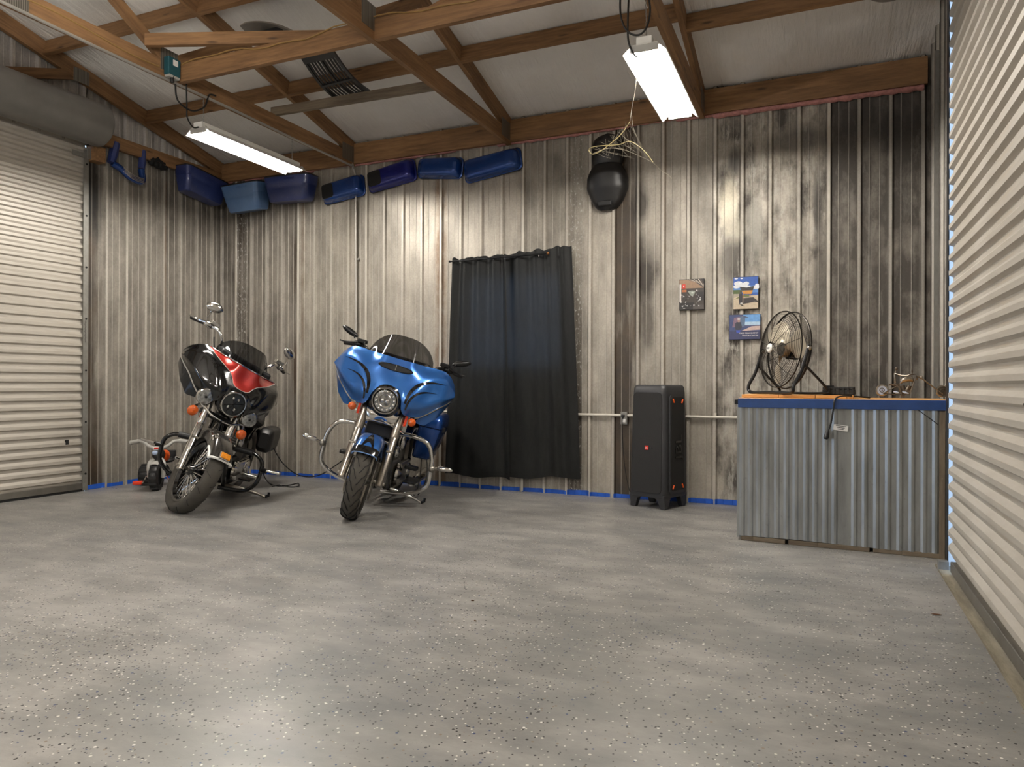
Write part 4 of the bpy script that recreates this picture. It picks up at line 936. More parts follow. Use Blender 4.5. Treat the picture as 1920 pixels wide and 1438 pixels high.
# ================================================================== MOTORCYCLES
def smooth01(x): x = max(0.0, min(1.0, x)); return x*x*(3-2*x)
def tyre_prof(R, w, rim, n=14):
    # (r, z) closed section of a tyre
    out = []
    hgt = (R-rim)/2; c = rim+hgt
    for k in range(n):
        a = 2*PI*k/n
        ca, sa = math.cos(a), math.sin(a)
        out.append((c+hgt*math.copysign(abs(ca)**0.8, ca), w/2*math.copysign(abs(sa)**0.75, sa)))
    return out
def motorcycle(cfg):
    a, lean, steer = cfg['heading'], cfg['lean'], cfg['steer']
    R, rake = cfg['R'], math.radians(27)
    rot = RZ(a-PI/2) @ RX(-lean)
    ax = Vector((-math.sin(rake), 0, math.cos(rake)))
    pv = Vector((-0.055, 0, R))      # steering axis runs behind the fork legs
    S = T(pv) @ Matrix.Rotation(steer, 4, ax) @ T(-pv)
    cp = rot @ (S @ Vector((0.0, 0, 0.0)))
    # lowest point of the steered tyre
    best = min(((rot @ (S @ Vector((R*math.cos(t), 0, R+R*math.sin(t))))) for t in [2*PI*k/72 for k in range(72)]), key=lambda v: v.z)
    loc = Vector((cfg['contact'][0]-best.x, cfg['contact'][1]-best.y, -best.z+0.004))
    root = thing('motorcycle', cfg['label'], 'motorcycle', T(loc) @ rot, 'parked touring motorcycles')
    RW = T(loc) @ rot; RWI = RW.inverted()
    kind = cfg['kind']; red = kind == 'red'
    paint = 'black_gloss' if red else 'blue'
    def fp(mb, name, mat, parent=root, **kw):      # part that turns with the handlebar
        return mb.build(name, mat, parent, None if parent is not root else S, **kw)
    WX = T(0, 0, R) @ RX(PI/2)
    # ---- front wheel
    rim_r = 0.265 if red else 0.235
    tw = 0.125 if red else 0.130
    tyre = fp(MB().lathe(tyre_prof(R, tw, rim_r), 56, WX, close=True), 'front_tyre', 'rubber')
    gv = MB()
    def tp_(phi, s):      # point on the tread, s -1..1 across
        sec = tyre_prof(R+0.0012, tw+0.002, rim_r, 60)
        aa = s*1.25; ca, sa = math.cos(aa), math.sin(aa); hg = (R-rim_r)/2
        r = rim_r+hg+(hg+0.0008)*abs(ca)**0.8; z = (tw/2+0.0008)*math.copysign(abs(sa)**0.75, sa)
        return Vector((r*math.cos(phi), z, R+r*math.sin(phi)))
    ng = 15 if red else 22
    for k in range(ng):
        p0 = 2*PI*k/ng
        for sg in (-1, 1):
            off = 0.0 if sg > 0 else PI/ng
            if red: pts = [tp_(p0+off+0.10*q, sg*(0.15+0.75*q)) for q in [i/8 for i in range(9)]]
            else: pts = [tp_(p0+off+0.42*q+0.05*math.sin(q*7), sg*(0.03+0.9*q+0.06*math.sin(q*9))) for q in [i/12 for i in range(13)]]
            gv.tube(pts, 0.0024 if red else 0.0042, 4)
    tag(fp(gv, 'tread', 'groove'), kind='stuff')
    rp = [(rim_r+0.006, -tw*0.36), (rim_r-0.012, -tw*0.34), (rim_r-0.03, -tw*0.16), (rim_r-0.03, tw*0.16), (rim_r-0.012, tw*0.34), (rim_r+0.006, tw*0.36)]
    fp(MB().lathe(rp, 48, WX), 'rim', 'black_gloss' if red else 'chrome_dull')
    fp(MB().lathe([(0.0001, -0.075), (0.032, -0.075), (0.045, -0.05), (0.036, -0.03), (0.036, 0.03), (0.045, 0.05), (0.032, 0.075), (0.0001, 0.075)], 24, WX), 'hub', 'black_gloss' if red else 'alu')
    if red:
        for k in range(44):
            p = 2*PI*k/44; sg = -1 if k % 2 else 1; q = p+0.12*(1 if (k//2) % 2 else -1)
            fp(MB().tube([(0.040*math.cos(q), sg*0.045, R+0.040*math.sin(q)), ((rim_r-0.028)*math.cos(p), sg*0.012, R+(rim_r-0.028)*math.sin(p))], 0.0038, 6), 'spoke', 'chrome')
    else:
        for k in range(9):
            p = 2*PI*k/9
            for dq in (-0.09, 0.09):
                fp(MB().tube([(0.04*math.cos(p), 0, R+0.04*math.sin(p)), (0.12*math.cos(p+dq*0.6), 0.006, R+0.12*math.sin(p+dq*0.6)), ((rim_r-0.028)*math.cos(p+dq), 0, R+(rim_r-0.028)*math.sin(p+dq))], [0.014, 0.010, 0.012], 8), 'spoke', 'alu')
    for sg in ((1,) if red else (-1, 1)):
        d = fp(MB().lathe([(0.095, -0.0025), (0.150, -0.0025), (0.150, 0.0025), (0.095, 0.0025)], 40, T(0, sg*0.098, R) @ RX(PI/2), close=True), 'brake_disc', 'chrome_dull')
        fp(MB().lathe([(0.05, -0.002), (0.098, -0.002), (0.098, 0.002), (0.05, 0.002)], 24, T(0, sg*0.098, R) @ RX(PI/2), close=True), 'disc_carrier', 'black_metal' if red else 'alu')
        fp(MB().box((-0.12, sg*0.105, R+0.085), (0.06, 0.06, 0.11), ), 'brake_caliper', 'chrome' if red else 'alu', bevel=0.01)
    # ---- fork
    fy = 0.135 if red else 0.148
    u = ax; ftop = 0.80
    for sg in (-1, 1):
        b0 = Vector((0.0, sg*fy, R)); 
        ftn = fp(MB().tube([b0-u*0.035, b0-u*0.03, b0+u*0.05, b0+u*0.38, b0+u*0.39], [0.018, 0.030, 0.033, 0.033, 0.028], 18), 'fork_slider', 'chrome' if red else 'chrome_dull')
        fp(MB().tube([b0+u*0.385, b0+u*0.40, b0+u*0.60, b0+u*0.75], [0.030, 0.036, 0.036, 0.036], 18), 'fork_cover', 'chrome' if red else 'chrome_dull')
        fp(MB().cyl(b0+Vector((0, -sg*0.06, 0)), b0+Vector((0.0, sg*0.04, 0)), 0.014, 12), 'axle_nut', 'chrome_dull')
        fp(MB().cyl(b0+u*0.27+Vector((0.03, -0.025*sg, 0)), b0+u*0.27+Vector((0.03, 0.03*sg, 0)), 0.011, 10), 'fender_mount', 'chrome_dull')
    fp(MB().box((0, 0, 0), (0.05, 2*fy+0.08, 0.05)), 'lower_triple_clamp', 'black_metal' if red else 'chrome', bevel=0.008).matrix_local = S @ T(Vector((0, 0, R))+u*0.50+Vector((-0.01, 0, 0))) @ RY(-rake)
    # ---- front fender
    Rf = R+0.030; wf = tw/2+0.028
    ph0, ph1 = (0.62, 2.75) if red else (0.72, 2.7)
    def fen(s, t, grow=0.0):
        ph = ph0+(ph1-ph0)*s; th_ = (t-0.5)*2
        side = abs(th_)
        y = wf*math.copysign(min(1.0, side*1.45)**0.9, th_)+grow*th_
        drop = 0.022*(min(1.0, side*1.45))**2.2+0.085*max(0.0, (side-0.62)/0.38)*interp([(0, 0.35), (0.25, 1.0), (0.8, 1.0), (1, 0.5)], s)
        r = Rf-drop+grow
        return (r*math.cos(ph), y, R+r*math.sin(ph))
    fp(MB().grid(fen, 30, 18), 'front_fender', 'grey_paint' if red else 'blue', solid=0.003, angle=60)
    if red:
        ed = [Vector(fen(0.0, t/18, 0.006)) for t in range(19)]
        fp(MB().tube([Vector(fen(0.20, 0.02, 0.004)), Vector(fen(0.08, 0.02, 0.005))]+ed+[Vector(fen(0.08, 0.98, 0.005)), Vector(fen(0.20, 0.98, 0.004))], 0.010, 8), 'fender_tip', 'white_metal')
        fl_ = Vector(fen(0.035, 0.5, 0.016)); nrm = Vector((math.cos(ph0+0.08), 0, math.sin(ph0+0.08)))
        lm = fp(MB().box((0, 0, 0), (0.035, 0.095, 0.062)), 'fender_lamp', 'chrome', bevel=0.008)
        lm.matrix_local = S @ T(fl_) @ RY(-(ph0+0.05))
        l2 = MB().box((0.012, 0, 0), (0.03, 0.082, 0.05)).build('lamp_lens', 'amber2', lm, bevel=0.007)
        # script emblem on the right fender flank
        em = []
        for i in range(34):
            q = i/33; em.append(Vector(fen(0.30+0.10*math.sin(q*2*PI*3.5)*0.35-0.02*q, 0.28-0.16*q+0.02*math.cos(q*2*PI*3.5), 0.004)))
        fp(MB().tube(em, 0.0022, 5), 'script_emblem', 'chrome')
    else:
        def stripe(s, t): return Vector(fen(s, t, 0.0022))
        mb = MB()
        mb.grid(lambda s, t: stripe(0.004+s*0.10, 0.14+0.72*t), 4, 18)
        for k in range(12):
            s0, s1 = 0.10+0.30*k/12, 0.10+0.30*(k+1)/12; w0, w1 = 0.16*(1-k/12), 0.16*(1-(k+1)/12)
            mb.add([stripe(s0, 0.5-w0), stripe(s0, 0.5+w0), stripe(s1, 0.5+w1+0.001), stripe(s1, 0.5-w1-0.001)], [(0, 1, 2, 3)])
        fp(mb, 'fender_stripe', 'black_gloss')
        fp(MB().tube([Vector(fen(0.0, t/18, 0.003)) for t in range(19)], 0.004, 6), 'fender_edge', 'blue_pale')
    # ---- fairing
    HX, HZ = cfg['head']
    F0 = Vector((HX, 0, HZ)); W = cfg['half']
    k_ = W/0.50
    TOP = [(0, 0.335), (0.10, 0.337), (0.22, 0.335), (0.32, 0.340), (0.38, 0.335), (0.43, 0.305), (0.47, 0.255), (0.49, 0.21), (0.50, 0.18)]
    BOT = [(0, 0.120), (0.05, 0.112), (0.09, 0.085), (0.115, 0.04), (0.125, 0.0), (0.135, -0.04), (0.16, -0.068), (0.21, -0.078), (0.27, -0.065), (0.33, -0.02), (0.40, 0.045), (0.45, 0.085), (0.48, 0.118), (0.50, 0.15)]
    def fdepth(y, z, t):
        ay = abs(y)
        x = 0.01-0.85*ay*ay-0.40*max(0.0, z-0.06)
        rr_ = abs(2*t-1)
        x -= 0.075*smooth01((rr_-0.45)/0.55)**1.5*smooth01((ay-0.10)/0.12)
        x -= 0.06*smooth01((ay-0.40)/0.10)
        ridge = 0.16+0.55*max(0.0, z-0.02)
        x += 0.030*math.exp(-((ay-ridge)/0.06)**2)*smooth01((0.32-z)/0.2)
        x -= 0.018*math.exp(-(ay/0.09)**2)*smooth01((z-0.12)/0.1)
        return x
    def fpt(y, z):
        ay = abs(y); zt, zb = interp(TOP, ay), interp(BOT, ay); t = (z-zb)/max(1e-4, zt-zb)
        return F0+Vector((fdepth(y, z, max(0, min(1, t))), y*k_, z*k_))
    def fgrid(s, t, back=0.0):
        y = -0.5+s; y = math.copysign(0.5*(1-(1-abs(y)/0.5)**1.3), y)
        zt, zb = interp(TOP, abs(y)), interp(BOT, abs(y)); z = zb+(zt-zb)*t
        return F0+Vector((fdepth(y, z, t)-back, y*k_, z*k_))
    fa = fp(MB().grid(fgrid, 76, 20), 'fairing', paint, solid=0.012, angle=70)
    fp(MB().grid(lambda s, t: fgrid(0.06+0.88*s, 0.08+0.74*t, 0.075), 40, 8), 'inner_fairing', 'black_plastic', solid=0.01)
    # silver or dark edging under the wings
    for sg in (-1, 1):
        pts = []
        for i in range(10):
            y = sg*(0.245+0.235*i/9); zb = interp(BOT, abs(y)); pts.append(F0+Vector((fdepth(y, zb, 0)+0.001, y*k_, (zb-0.006)*k_)))
        fp(MB().tube(pts, 0.0045, 6), 'wing_edging', 'grey_plastic' if red else 'chrome_dull')
        # wind deflector below the wing
        def defl(s, t, sg=sg):
            y = 0.27+0.215*s; zb = interp(BOT, y)-0.012
            lenz = interp([(0, 0.035), (0.35, 0.105), (0.7, 0.10), (1.0, 0.045)], s)
            if red: lenz *= 1.1
            return F0+Vector((fdepth(y, zb+0.012, 0)-0.02-0.03*t, sg*(y-0.02*t)*k_, (zb-lenz*t)*k_))
        if not red or sg < 0:
            fp(MB().grid(defl, 16, 6), 'wind_deflector', M['smoke'] if red else 'blue', solid=0.005, angle=60)
            for s_ in (0.3, 0.75):
                p_ = Vector(defl(s_, 0.12)); fp(MB().tube([p_+Vector((0.006, 0, 0)), p_+Vector((0.0, -sg*0.0, 0.05*k_))], 0.005, 6), 'deflector_clip', 'black_metal')
    def patch(fn, nu, nv, off=0.0016): 
        def g(s, t):
            y, z = fn(s, t); return fpt(y, z)+Vector((off, 0, off*0.4))
        return MB().grid(g, nu, nv)
    if red:
        LOW = [(0, 0.135), (0.055, 0.140), (0.085, 0.155), (0.11, 0.195), (0.14, 0.225), (0.19, 0.250), (0.25, 0.275), (0.31, 0.305), (0.36, 0.332)]
        fp(patch(lambda s, t: ((y := -0.36+0.72*s), interp(LOW, abs(y))+(interp(TOP, abs(y))-0.004-interp(LOW, abs(y)))*t), 60, 8), 'red_panel', 'red_paint', angle=60)
        pin = [fpt(y, interp(LOW, abs(y)))+Vector((0.003, 0, 0)) for y in [-0.36+0.72*i/60 for i in range(61)]]
        fp(MB().tube(pin, 0.0026, 6), 'pinstripe', 'grey_plastic')
        fp(MB().tube([fpt(y, interp(TOP, abs(y))-0.006)+Vector((0.004, 0, 0.003)) for y in [-0.33+0.66*i/40 for i in range(41)]], 0.006, 6), 'windscreen_trim', 'chrome')
    else:
        # dark swooping flames on both wings
        for sg in (-1, 1):
            for (a0, a1, zz0, zz1, w0) in ((0.150, 0.42, 0.02, 0.235, 0.034), (0.165, 0.37, -0.03, 0.150, 0.024)):
                mb = MB(); vs = []
                for i in range(25):
                    q = i/24
                    y = a0+(a1-a0)*q**1.9; z = zz0+(zz1-zz0)*(1-(1-q)**2.3)
                    w = w0*math.sin(PI*min(1.0, 0.12+q*0.88))**0.8*(1-q*0.55)
                    d = Vector((-(zz1-zz0)*(1-q)**1.3*1.9, (a1-a0)*1.6*(q+0.02)**0.9)); d = d.normalized()*w/2
                    for e in (-1, 1):
                        yy = sg*max(0.137, y+d.x*e); z2 = z+d.y*e
                        vs.append(fpt(yy, max(interp(BOT, abs(yy))+0.004, min(interp(TOP, abs(yy))-0.01, z2)))+Vector((0.0025, 0, 0.001)))
                mb.add(vs, [(2*i, 2*i+1, 2*i+3, 2*i+2) for i in range(24)])
                fp(mb, 'flame_stripe', 'black_gloss', angle=70)
        # air slot in the brow
        sl_ = MB(); n_ = 18
        for i in range(n_):
            y0, y1 = -0.135+0.27*i/n_, -0.135+0.27*(i+1)/n_
            q = lambda y: 0.021*math.sqrt(max(0.02, 1-(abs(y)/0.137)**6))
            sl_.add([fpt(y0, 0.262-q(y0))+Vector((0.004, 0, 0)), fpt(y1, 0.262-q(y1))+Vector((0.004, 0, 0)), fpt(y1, 0.262+q(y1))+Vector((0.004, 0, 0)), fpt(y0, 0.262+q(y0))+Vector((0.004, 0, 0))], [(0, 1, 2, 3)])
        fp(sl_, 'air_slot', 'black_matte')
        ring = [fpt(0.138*math.cos(t_), 0.262+0.023*math.sin(t_)*(1 if abs(math.cos(t_)) < 0.9 else 0.9))+Vector((0.005, 0, 0)) for t_ in [2*PI*i/48 for i in range(48)]]
        fp(MB().tube(ring, 0.0035, 5, closed=True), 'slot_bezel', 'black_metal')
        fp(MB().tube([fpt(0.0, 0.24)+Vector((0.006, 0, 0)), fpt(0.0, 0.284)+Vector((0.006, 0, 0))], 0.003, 5), 'slot_divider', 'alu')
    # ---- windscreen
    hs, ws = cfg['screen']
    def scr(s, t):
        y = (-1+2*s)*ws; q = abs(y)/ws
        top = hs*(1-q**2.6)**0.6 if q < 1 else 0.0
        zb = interp(TOP, abs(y))-0.02; x0 = fdepth(y, zb, 0.94)
        z = zb+0.02*0+top*t
        return F0+Vector((x0-0.012-0.62*(top*t)-0.10*q*q*t, y*k_*(1-0.05*t), z*k_))
    fp(MB().grid(scr, 40, 12), 'windscreen', 'windscreen', solid=0.004, angle=70)
    fp(MB().box(F0+Vector((-0.30, 0, 0.30)), (0.16, 0.52, 0.14)), 'dashboard', 'black_plastic', bevel=0.03)
    # ---- headlamp
    HM = T(F0+Vector((0.015, 0, 0))) @ RY(PI/2)
    hr = cfg['hr']
    hd = fp(MB().lathe([(hr*0.86, 0.004), (hr*0.90, 0.016), (hr*0.98, 0.016), (hr*1.02, 0.0), (hr*1.02, -0.05), (hr*0.9, -0.11), (0.0001, -0.13)], 40, HM), 'headlamp', 'chrome')
    MB().lathe([(0.0001, 0.012), (hr*0.5, 0.009), (hr*0.86, 0.001)], 36, HM).build('headlamp_lens', 'dark_glass' if red else 'glass', hd)
    if red:
        q = MB()
        for k in range(4): q.box((0, 0, 0.010), (0.004, hr*1.5, 0.006), HM @ RZ(0.5+k*PI/4) if k < 2 else HM @ RZ(0.5+PI/2*k))
        q.build('lamp_divider', 'black_gloss', hd)
        for (xx, yy) in ((0.04, 0.03), (0.04, -0.03), (-0.05, 0.02), (-0.045, -0.025)):
            MB().sphere((xx, yy, 0.008), (0.014, 0.011, 0.006), 10, 6, HM).build('lamp_bulb', 'chrome', hd)
    else:
        for k in range(14):
            t_ = 2*PI*k/14; MB().sphere((hr*0.68*math.cos(t_), hr*0.68*math.sin(t_), 0.006), (0.011, 0.011, 0.006), 10, 6, HM).build('lamp_bulb', 'chrome', hd)
        MB().lathe([(hr*0.80, 0.003), (hr*0.83, 0.006), (hr*0.86, 0.003)], 36, HM).build('inner_ring', 'black_gloss', hd)
        MB().lathe([(hr*0.42, 0.011), (hr*0.46, 0.014), (hr*0.50, 0.010)], 30, HM).build('inner_ring', 'chrome_dull', hd)
        MB().sphere((0, 0.018, 0.010), (0.018, 0.016, 0.010), 12, 8, HM).build('lamp_bulb', 'chrome', hd)
        MB().sphere((0, -0.020, 0.010), (0.018, 0.016, 0.010), 12, 8, HM).build('lamp_bulb', 'chrome', hd)
    # brow / nacelle
    fp(MB().lathe([(hr*1.04, -0.01), (hr*1.20, -0.025), (hr*1.22, -0.08)], 36, HM), 'headlamp_nacelle', 'black_gloss')
    # ---- lamp bar, spots and turn signals
    if red:
        for sg in (-1, 1):
            c_ = F0+Vector((-0.06, sg*0.215, -0.055)); LM = T(c_) @ RY(PI/2)
            b = fp(MB().lathe([(0.064, 0.034), (0.070, 0.030), (0.074, 0.012), (0.066, -0.03), (0.04, -0.06), (0.0001, -0.07)], 28, LM), 'spot_lamp', 'chrome')
            MB().lathe([(0.0001, 0.040), (0.03, 0.038), (0.064, 0.032)], 24, LM).build('spot_lens', 'glass', b)
            MB().sphere((0, 0, 0.040), (0.012, 0.012, 0.006), 10, 6, LM).build('spot_bulb', 'black_metal', b)
        fp(MB().tube(catmull([F0+Vector((-0.07, -0.225, -0.12)), F0+Vector((-0.05, -0.17, -0.135)), F0+Vector((-0.03, -0.10, -0.165)), F0+Vector((-0.02, 0.0, -0.175)), F0+Vector((-0.03, 0.10, -0.165)), F0+Vector((-0.05, 0.17, -0.135)), F0+Vector((-0.07, 0.225, -0.12))], 6), 0.011, 9), 'lamp_bar', 'chrome')
    sy, sz, sr = (0.225, -0.205, 0.045) if red else (0.235, -0.115, 0.033)
    for sg in (-1, 1):
        c_ = F0+Vector((-0.05, sg*sy*(1.05), sz)); LM = T(c_) @ RY(PI/2)
        st = fp(MB().lathe([(sr, 0.0), (sr*0.95, -0.02), (sr*0.5, -0.05), (0.0001, -0.055)], 20, LM), 'turn_signal', 'chrome')
        MB().lathe([(0.0001, 0.022), (sr*0.5, 0.018), (sr*0.85, 0.008), (sr, 0.0)], 20, LM).build('signal_lens', 'amber', st)
        fp(MB().tube([c_+Vector((-0.05, 0, 0)), c_+Vector((-0.075, -sg*0.03, 0.045)), c_+Vector((-0.09, -sg*0.07, 0.07))], 0.012, 8), 'signal_stalk', 'chrome')
    if not red:
        # chrome wing plate below the headlamp
        def wing(s, t):
            y = -0.215+0.43*s; q = abs(y)/0.215
            zt = -0.085-0.02*math.cos(y/0.215*PI/2)+0.035*q*q; zb = -0.185+0.03*(1-q)**1.0-0.035*q
            return F0+Vector((-0.055-0.10*q*q+0.012*math.sin(PI*t), y, zt+(zb-zt)*t))
        fp(MB().grid(wing, 30, 8), 'chrome_trim_plate', 'chrome', solid=0.006, angle=60)
        fp(MB().tube([F0+Vector((-0.045-0.10*(i/10-1)**2, -0.215+0.043*i, -0.185+0.03*(1-abs(i/5-1))-0.035*abs(i/5-1))) for i in range(11)], 0.006, 6), 'plate_edging', 'chrome')
        fp(MB().cyl(F0+Vector((-0.13, -0.16, -0.335)), F0+Vector((-0.13, 0.16, -0.335)), 0.014, 12), 'fork_brace', 'chrome')
        for sg in (-1, 1): fp(MB().box(F0+Vector((-0.09, sg*0.195, -0.12)), (0.02, 0.02, 0.09)), 'side_reflector', 'redorange', bevel=0.004)
        fp(MB().box(F0+Vector((-0.20, 0, -0.26)), (0.05, 0.22, 0.10)), 'horn_cover', 'black_plastic', bevel=0.012)
    # ---- handlebar, grips, levers, mirrors
    for sg in (-1, 1):
        if red: bar = [(-0.42, 0.06, 0.20), (-0.44, 0.20, 0.30), (-0.40, 0.25, 0.40), (-0.42, 0.31, 0.465), (-0.50, 0.40, 0.47)]; ge = Vector((-0.63, 0.53, 0.445))
        else: bar = [(-0.36, 0.05, 0.20), (-0.38, 0.20, 0.27), (-0.40, 0.28, 0.34), (-0.45, 0.33, 0.365), (-0.48, 0.385, 0.365)]; ge = Vector((-0.57, 0.51, 0.345))
        bar = [F0+Vector((x, sg*y*k_, z)) for x, y, z in bar]; ge = F0+Vector((ge.x, sg*ge.y*k_, ge.z))
        gs = bar[-1]
        fp(MB().tube(catmull(bar, 6), 0.014, 10), 'handlebar', 'chrome' if red else 'black_metal')
        fp(MB().tube([gs, gs.lerp(ge, 0.05), gs.lerp(ge, 0.95), ge], [0.016, 0.019, 0.019, 0.015], 12), 'grip', 'black_plastic')
        hm = 'chrome' if red else 'black_metal'
        fp(MB().sphere(gs, (0.045, 0.05, 0.032), 14, 8), 'control_housing', hm)
        fp(MB().box(gs+Vector((0.02, -sg*0.035, 0.035)), (0.06, 0.085, 0.035)), 'master_cylinder', hm, bevel=0.008)
        lv = [gs+Vector((0.045, sg*0.01, 0.012)), gs.lerp(ge, 0.35)+Vector((0.055, 0, 0.012)), gs.lerp(ge, 0.8)+Vector((0.05, 0, 0.008)), ge+Vector((0.055, sg*0.035, 0.012))]
        fp(MB().tube(catmull(lv, 5), [0.008]*12+[0.006]*3+[0.009], 8), 'lever', hm)
        mp = gs+Vector((-0.01, sg*0.045, 0.045))
        mt_ = mp+(Vector((-0.03, -sg*0.01, 0.075)) if red else Vector((-0.02, sg*0.01, 0.025)))
        fp(MB().tube(catmull([mp, mp.lerp(mt_, 0.5)+Vector((0.02, 0, 0)), mt_], 5), 0.006, 8), 'mirror_stem', hm)
        md = mt_+(Vector((0, -sg*0.01, 0.035)) if red else Vector((-0.01, sg*0.045, 0.018)))
        mr = fp(MB().sphere((0, 0, 0), (0.030, 0.078, 0.045) if red else (0.028, 0.085, 0.026), 18, 10), 'mirror', hm)
        mr.matrix_local = S @ T(md) @ RX(-sg*(0.25 if red else -0.35)) @ RZ(sg*0.2)
    cl = [F0+Vector((-0.40, -0.33*k_, 0.40)), F0+Vector((-0.37, -0.29*k_, 0.33)), F0+Vector((-0.33, -0.22*k_, 0.24))]
    fp(MB().tube(catmull(cl, 5), 0.006, 7), 'clutch_cable', 'black_metal')
    # ---- frame, engine, tank, seat (do not turn with the bar)
    def b(mb, name, mat, parent=root, **kw): return mb.build(name, mat, parent, **kw)
    b(MB().tube(catmull([(-0.40, 0, 0.98), (-0.46, 0, 0.80), (-0.50, 0, 0.50), (-0.54, 0, 0.24), (-0.68, 0, 0.16), (-1.2, 0, 0.17)], 6), 0.024, 10), 'frame_tube', 'black_gloss')
    for sg in (-1, 1):
        b(MB().tube(catmull([(-0.41, sg*0.03, 0.90), (-0.47, sg*0.09, 0.62), (-0.53, sg*0.13, 0.26), (-0.66, sg*0.13, 0.17), (-1.20, sg*0.13, 0.18), (-1.42, sg*0.12, 0.36)], 6), 0.019, 9), 'frame_tube', 'black_gloss')
    b(MB().box((-0.78, 0, 0.30), (0.44, 0.25, 0.22)), 'crankcase', 'alu' if not red else 'black_metal', bevel=0.035)
    b(MB().box((-0.52, 0.0, 0.42), (0.05, 0.13, 0.22)), 'oil_cooler', 'black_metal', bevel=0.008)
    for (cx, tilt) in ((-0.66, 0.39), (-0.90, -0.39)):
        cm_ = T(cx, 0, 0.40) @ RY(tilt)
        pr_ = []
        for k in range(9): pr_ += [(0.082, 0.02+0.024*k), (0.082, 0.032+0.024*k), (0.064, 0.033+0.024*k), (0.064, 0.043+0.024*k)]
        b(MB().lathe([(0.0001, 0.0)]+pr_+[(0.07, 0.24), (0.0001, 0.24)], 22, cm_), 'cylinder', 'black_metal' if not red else 'alu')
        b(MB().box((0, 0, 0.275), (0.14, 0.17, 0.07), cm_), 'rocker_cover', 'chrome', bevel=0.02)
        for sg in (-1, 1): b(MB().tube([cm_ @ Vector((0.02, -0.095, -0.05)), cm_ @ Vector((sg*0.03, -0.085, 0.24))], 0.009, 8), 'pushrod_tube', 'chrome')
    b(MB().lathe([(0.0001, 0.035), (0.05, 0.033), (0.085, 0.020), (0.092, 0.0)], 28, T(-0.80, -0.15, 0.66) @ RX(PI/2)), 'air_cleaner', 'chrome')
    b(MB().lathe([(0.0001, 0.030), (0.05, 0.028), (0.088, 0.012), (0.092, -0.01)], 28, T(-0.76, 0.155, 0.30) @ RX(-PI/2)), 'stator_cover', 'chrome')
    b(MB().box((-0.94, 0.155, 0.30), (0.42, 0.06, 0.20)), 'primary_cover', 'chrome' if red else 'chrome_dull', bevel=0.028)
    b(MB().lathe([(0.0001, 0.022), (0.06, 0.020), (0.078, 0.008), (0.08, -0.01)], 26, T(-1.06, 0.185, 0.30) @ RX(-PI/2)), 'derby_cover', 'chrome')
    b(MB().lathe([(0.0001, 0.022), (0.05, 0.020), (0.068, 0.008), (0.07, -0.01)], 24, T(-0.70, -0.135, 0.33) @ RX(PI/2)), 'cam_cover', 'chrome')
    b(MB().sphere((-0.78, 0.125, 0.585), (0.05, 0.035, 0.085), 16, 10), 'horn_cover', 'chrome')
    b(MB().sphere((-0.62, 0.12, 0.50), (0.045, 0.03, 0.055), 14, 8), 'horn', 'chrome')
    for cx, tilt in ((-0.60, -0.15), (-0.86, -0.15)):
        b(MB().tube(catmull([(cx, -0.10, 0.56), (cx+0.03, -0.16, 0.50), (cx+0.02, -0.19, 0.34), (cx-0.10, -0.20, 0.20), (cx-0.35, -0.21, 0.17)], 6), 0.022, 10), 'exhaust_pipe', 'chrome')
    for sg in ((-1,) if red else (-1, 1)):
        b(MB().tube([(-1.0, sg*0.25, 0.20), (-1.05, sg*0.26, 0.20), (-1.70, sg*0.27, 0.23), (-1.74, sg*0.27, 0.23)], [0.026, 0.042, 0.045, 0.038], 16), 'muffler', 'chrome')
    def tank(s, t):
        x = -0.52-0.56*s; a_ = 2*PI*t
        wv = interp([(0, 0.03), (0.08, 0.11), (0.3, 0.165), (0.6, 0.15), (0.9, 0.10), (1, 0.04)], s); hv = interp([(0, 0.04), (0.1, 0.13), (0.35, 0.16), (0.7, 0.13), (1, 0.05)], s)
        return (x, wv*math.copysign(abs(math.cos(a_))**0.8, math.cos(a_)), 0.865-0.05*s+hv*math.copysign(abs(math.sin(a_))**0.9, math.sin(a_))*(1.0 if math.sin(a_) > 0 else 0.75))
    b(MB().grid(tank, 16, 24), 'fuel_tank', 'black_gloss' if red else 'blue_deep', angle=60)
    def seat(s, t):
        x = -1.02-0.62*s; a_ = 2*PI*t
        wv = interp([(0, 0.07), (0.15, 0.15), (0.45, 0.19), (0.6, 0.16), (0.85, 0.16), (1, 0.06)], s); zc_ = interp([(0, 0.80), (0.4, 0.72), (0.6, 0.80), (1, 0.86)], s)
        return (x, wv*math.copysign(abs(math.cos(a_))**0.7, math.cos(a_)), zc_+0.065*math.copysign(abs(math.sin(a_))**0.8, math.sin(a_)))
    b(MB().grid(seat, 16, 20), 'seat', 'leather', angle=60)
    if red: b(MB().sphere((-1.72, 0, 0.98), (0.05, 0.15, 0.13), 16, 10), 'backrest', 'leather')
    # rear wheel and fender
    XRW = -1.46; Rr = 0.325; RX_ = T(XRW, 0, Rr) @ RX(PI/2)
    b(MB().lathe(tyre_prof(Rr, 0.17, 0.21), 40, RX_, close=True), 'rear_tyre', 'rubber')
    b(MB().lathe([(0.215, -0.06), (0.19, -0.03), (0.19, 0.03), (0.215, 0.06)], 36, RX_), 'rear_rim', 'chrome_dull')
    b(MB().lathe([(0.0001, -0.07), (0.18, -0.02), (0.18, 0.02), (0.0001, 0.07)], 12, RX_), 'rear_wheel_centre', 'black_metal')
    def rfen(s, t):
        ph = 0.7+2.2*s; th_ = (t-0.5)*2; r = Rr+0.055-0.11*max(0, abs(th_)-0.5)
        return (XRW+r*math.cos(ph), 0.115*math.copysign(min(1, abs(th_)*1.6), th_), Rr+r*math.sin(ph))
    b(MB().grid(rfen, 24, 14), 'rear_fender', 'black_gloss' if red else 'blue_deep', solid=0.003, angle=60)
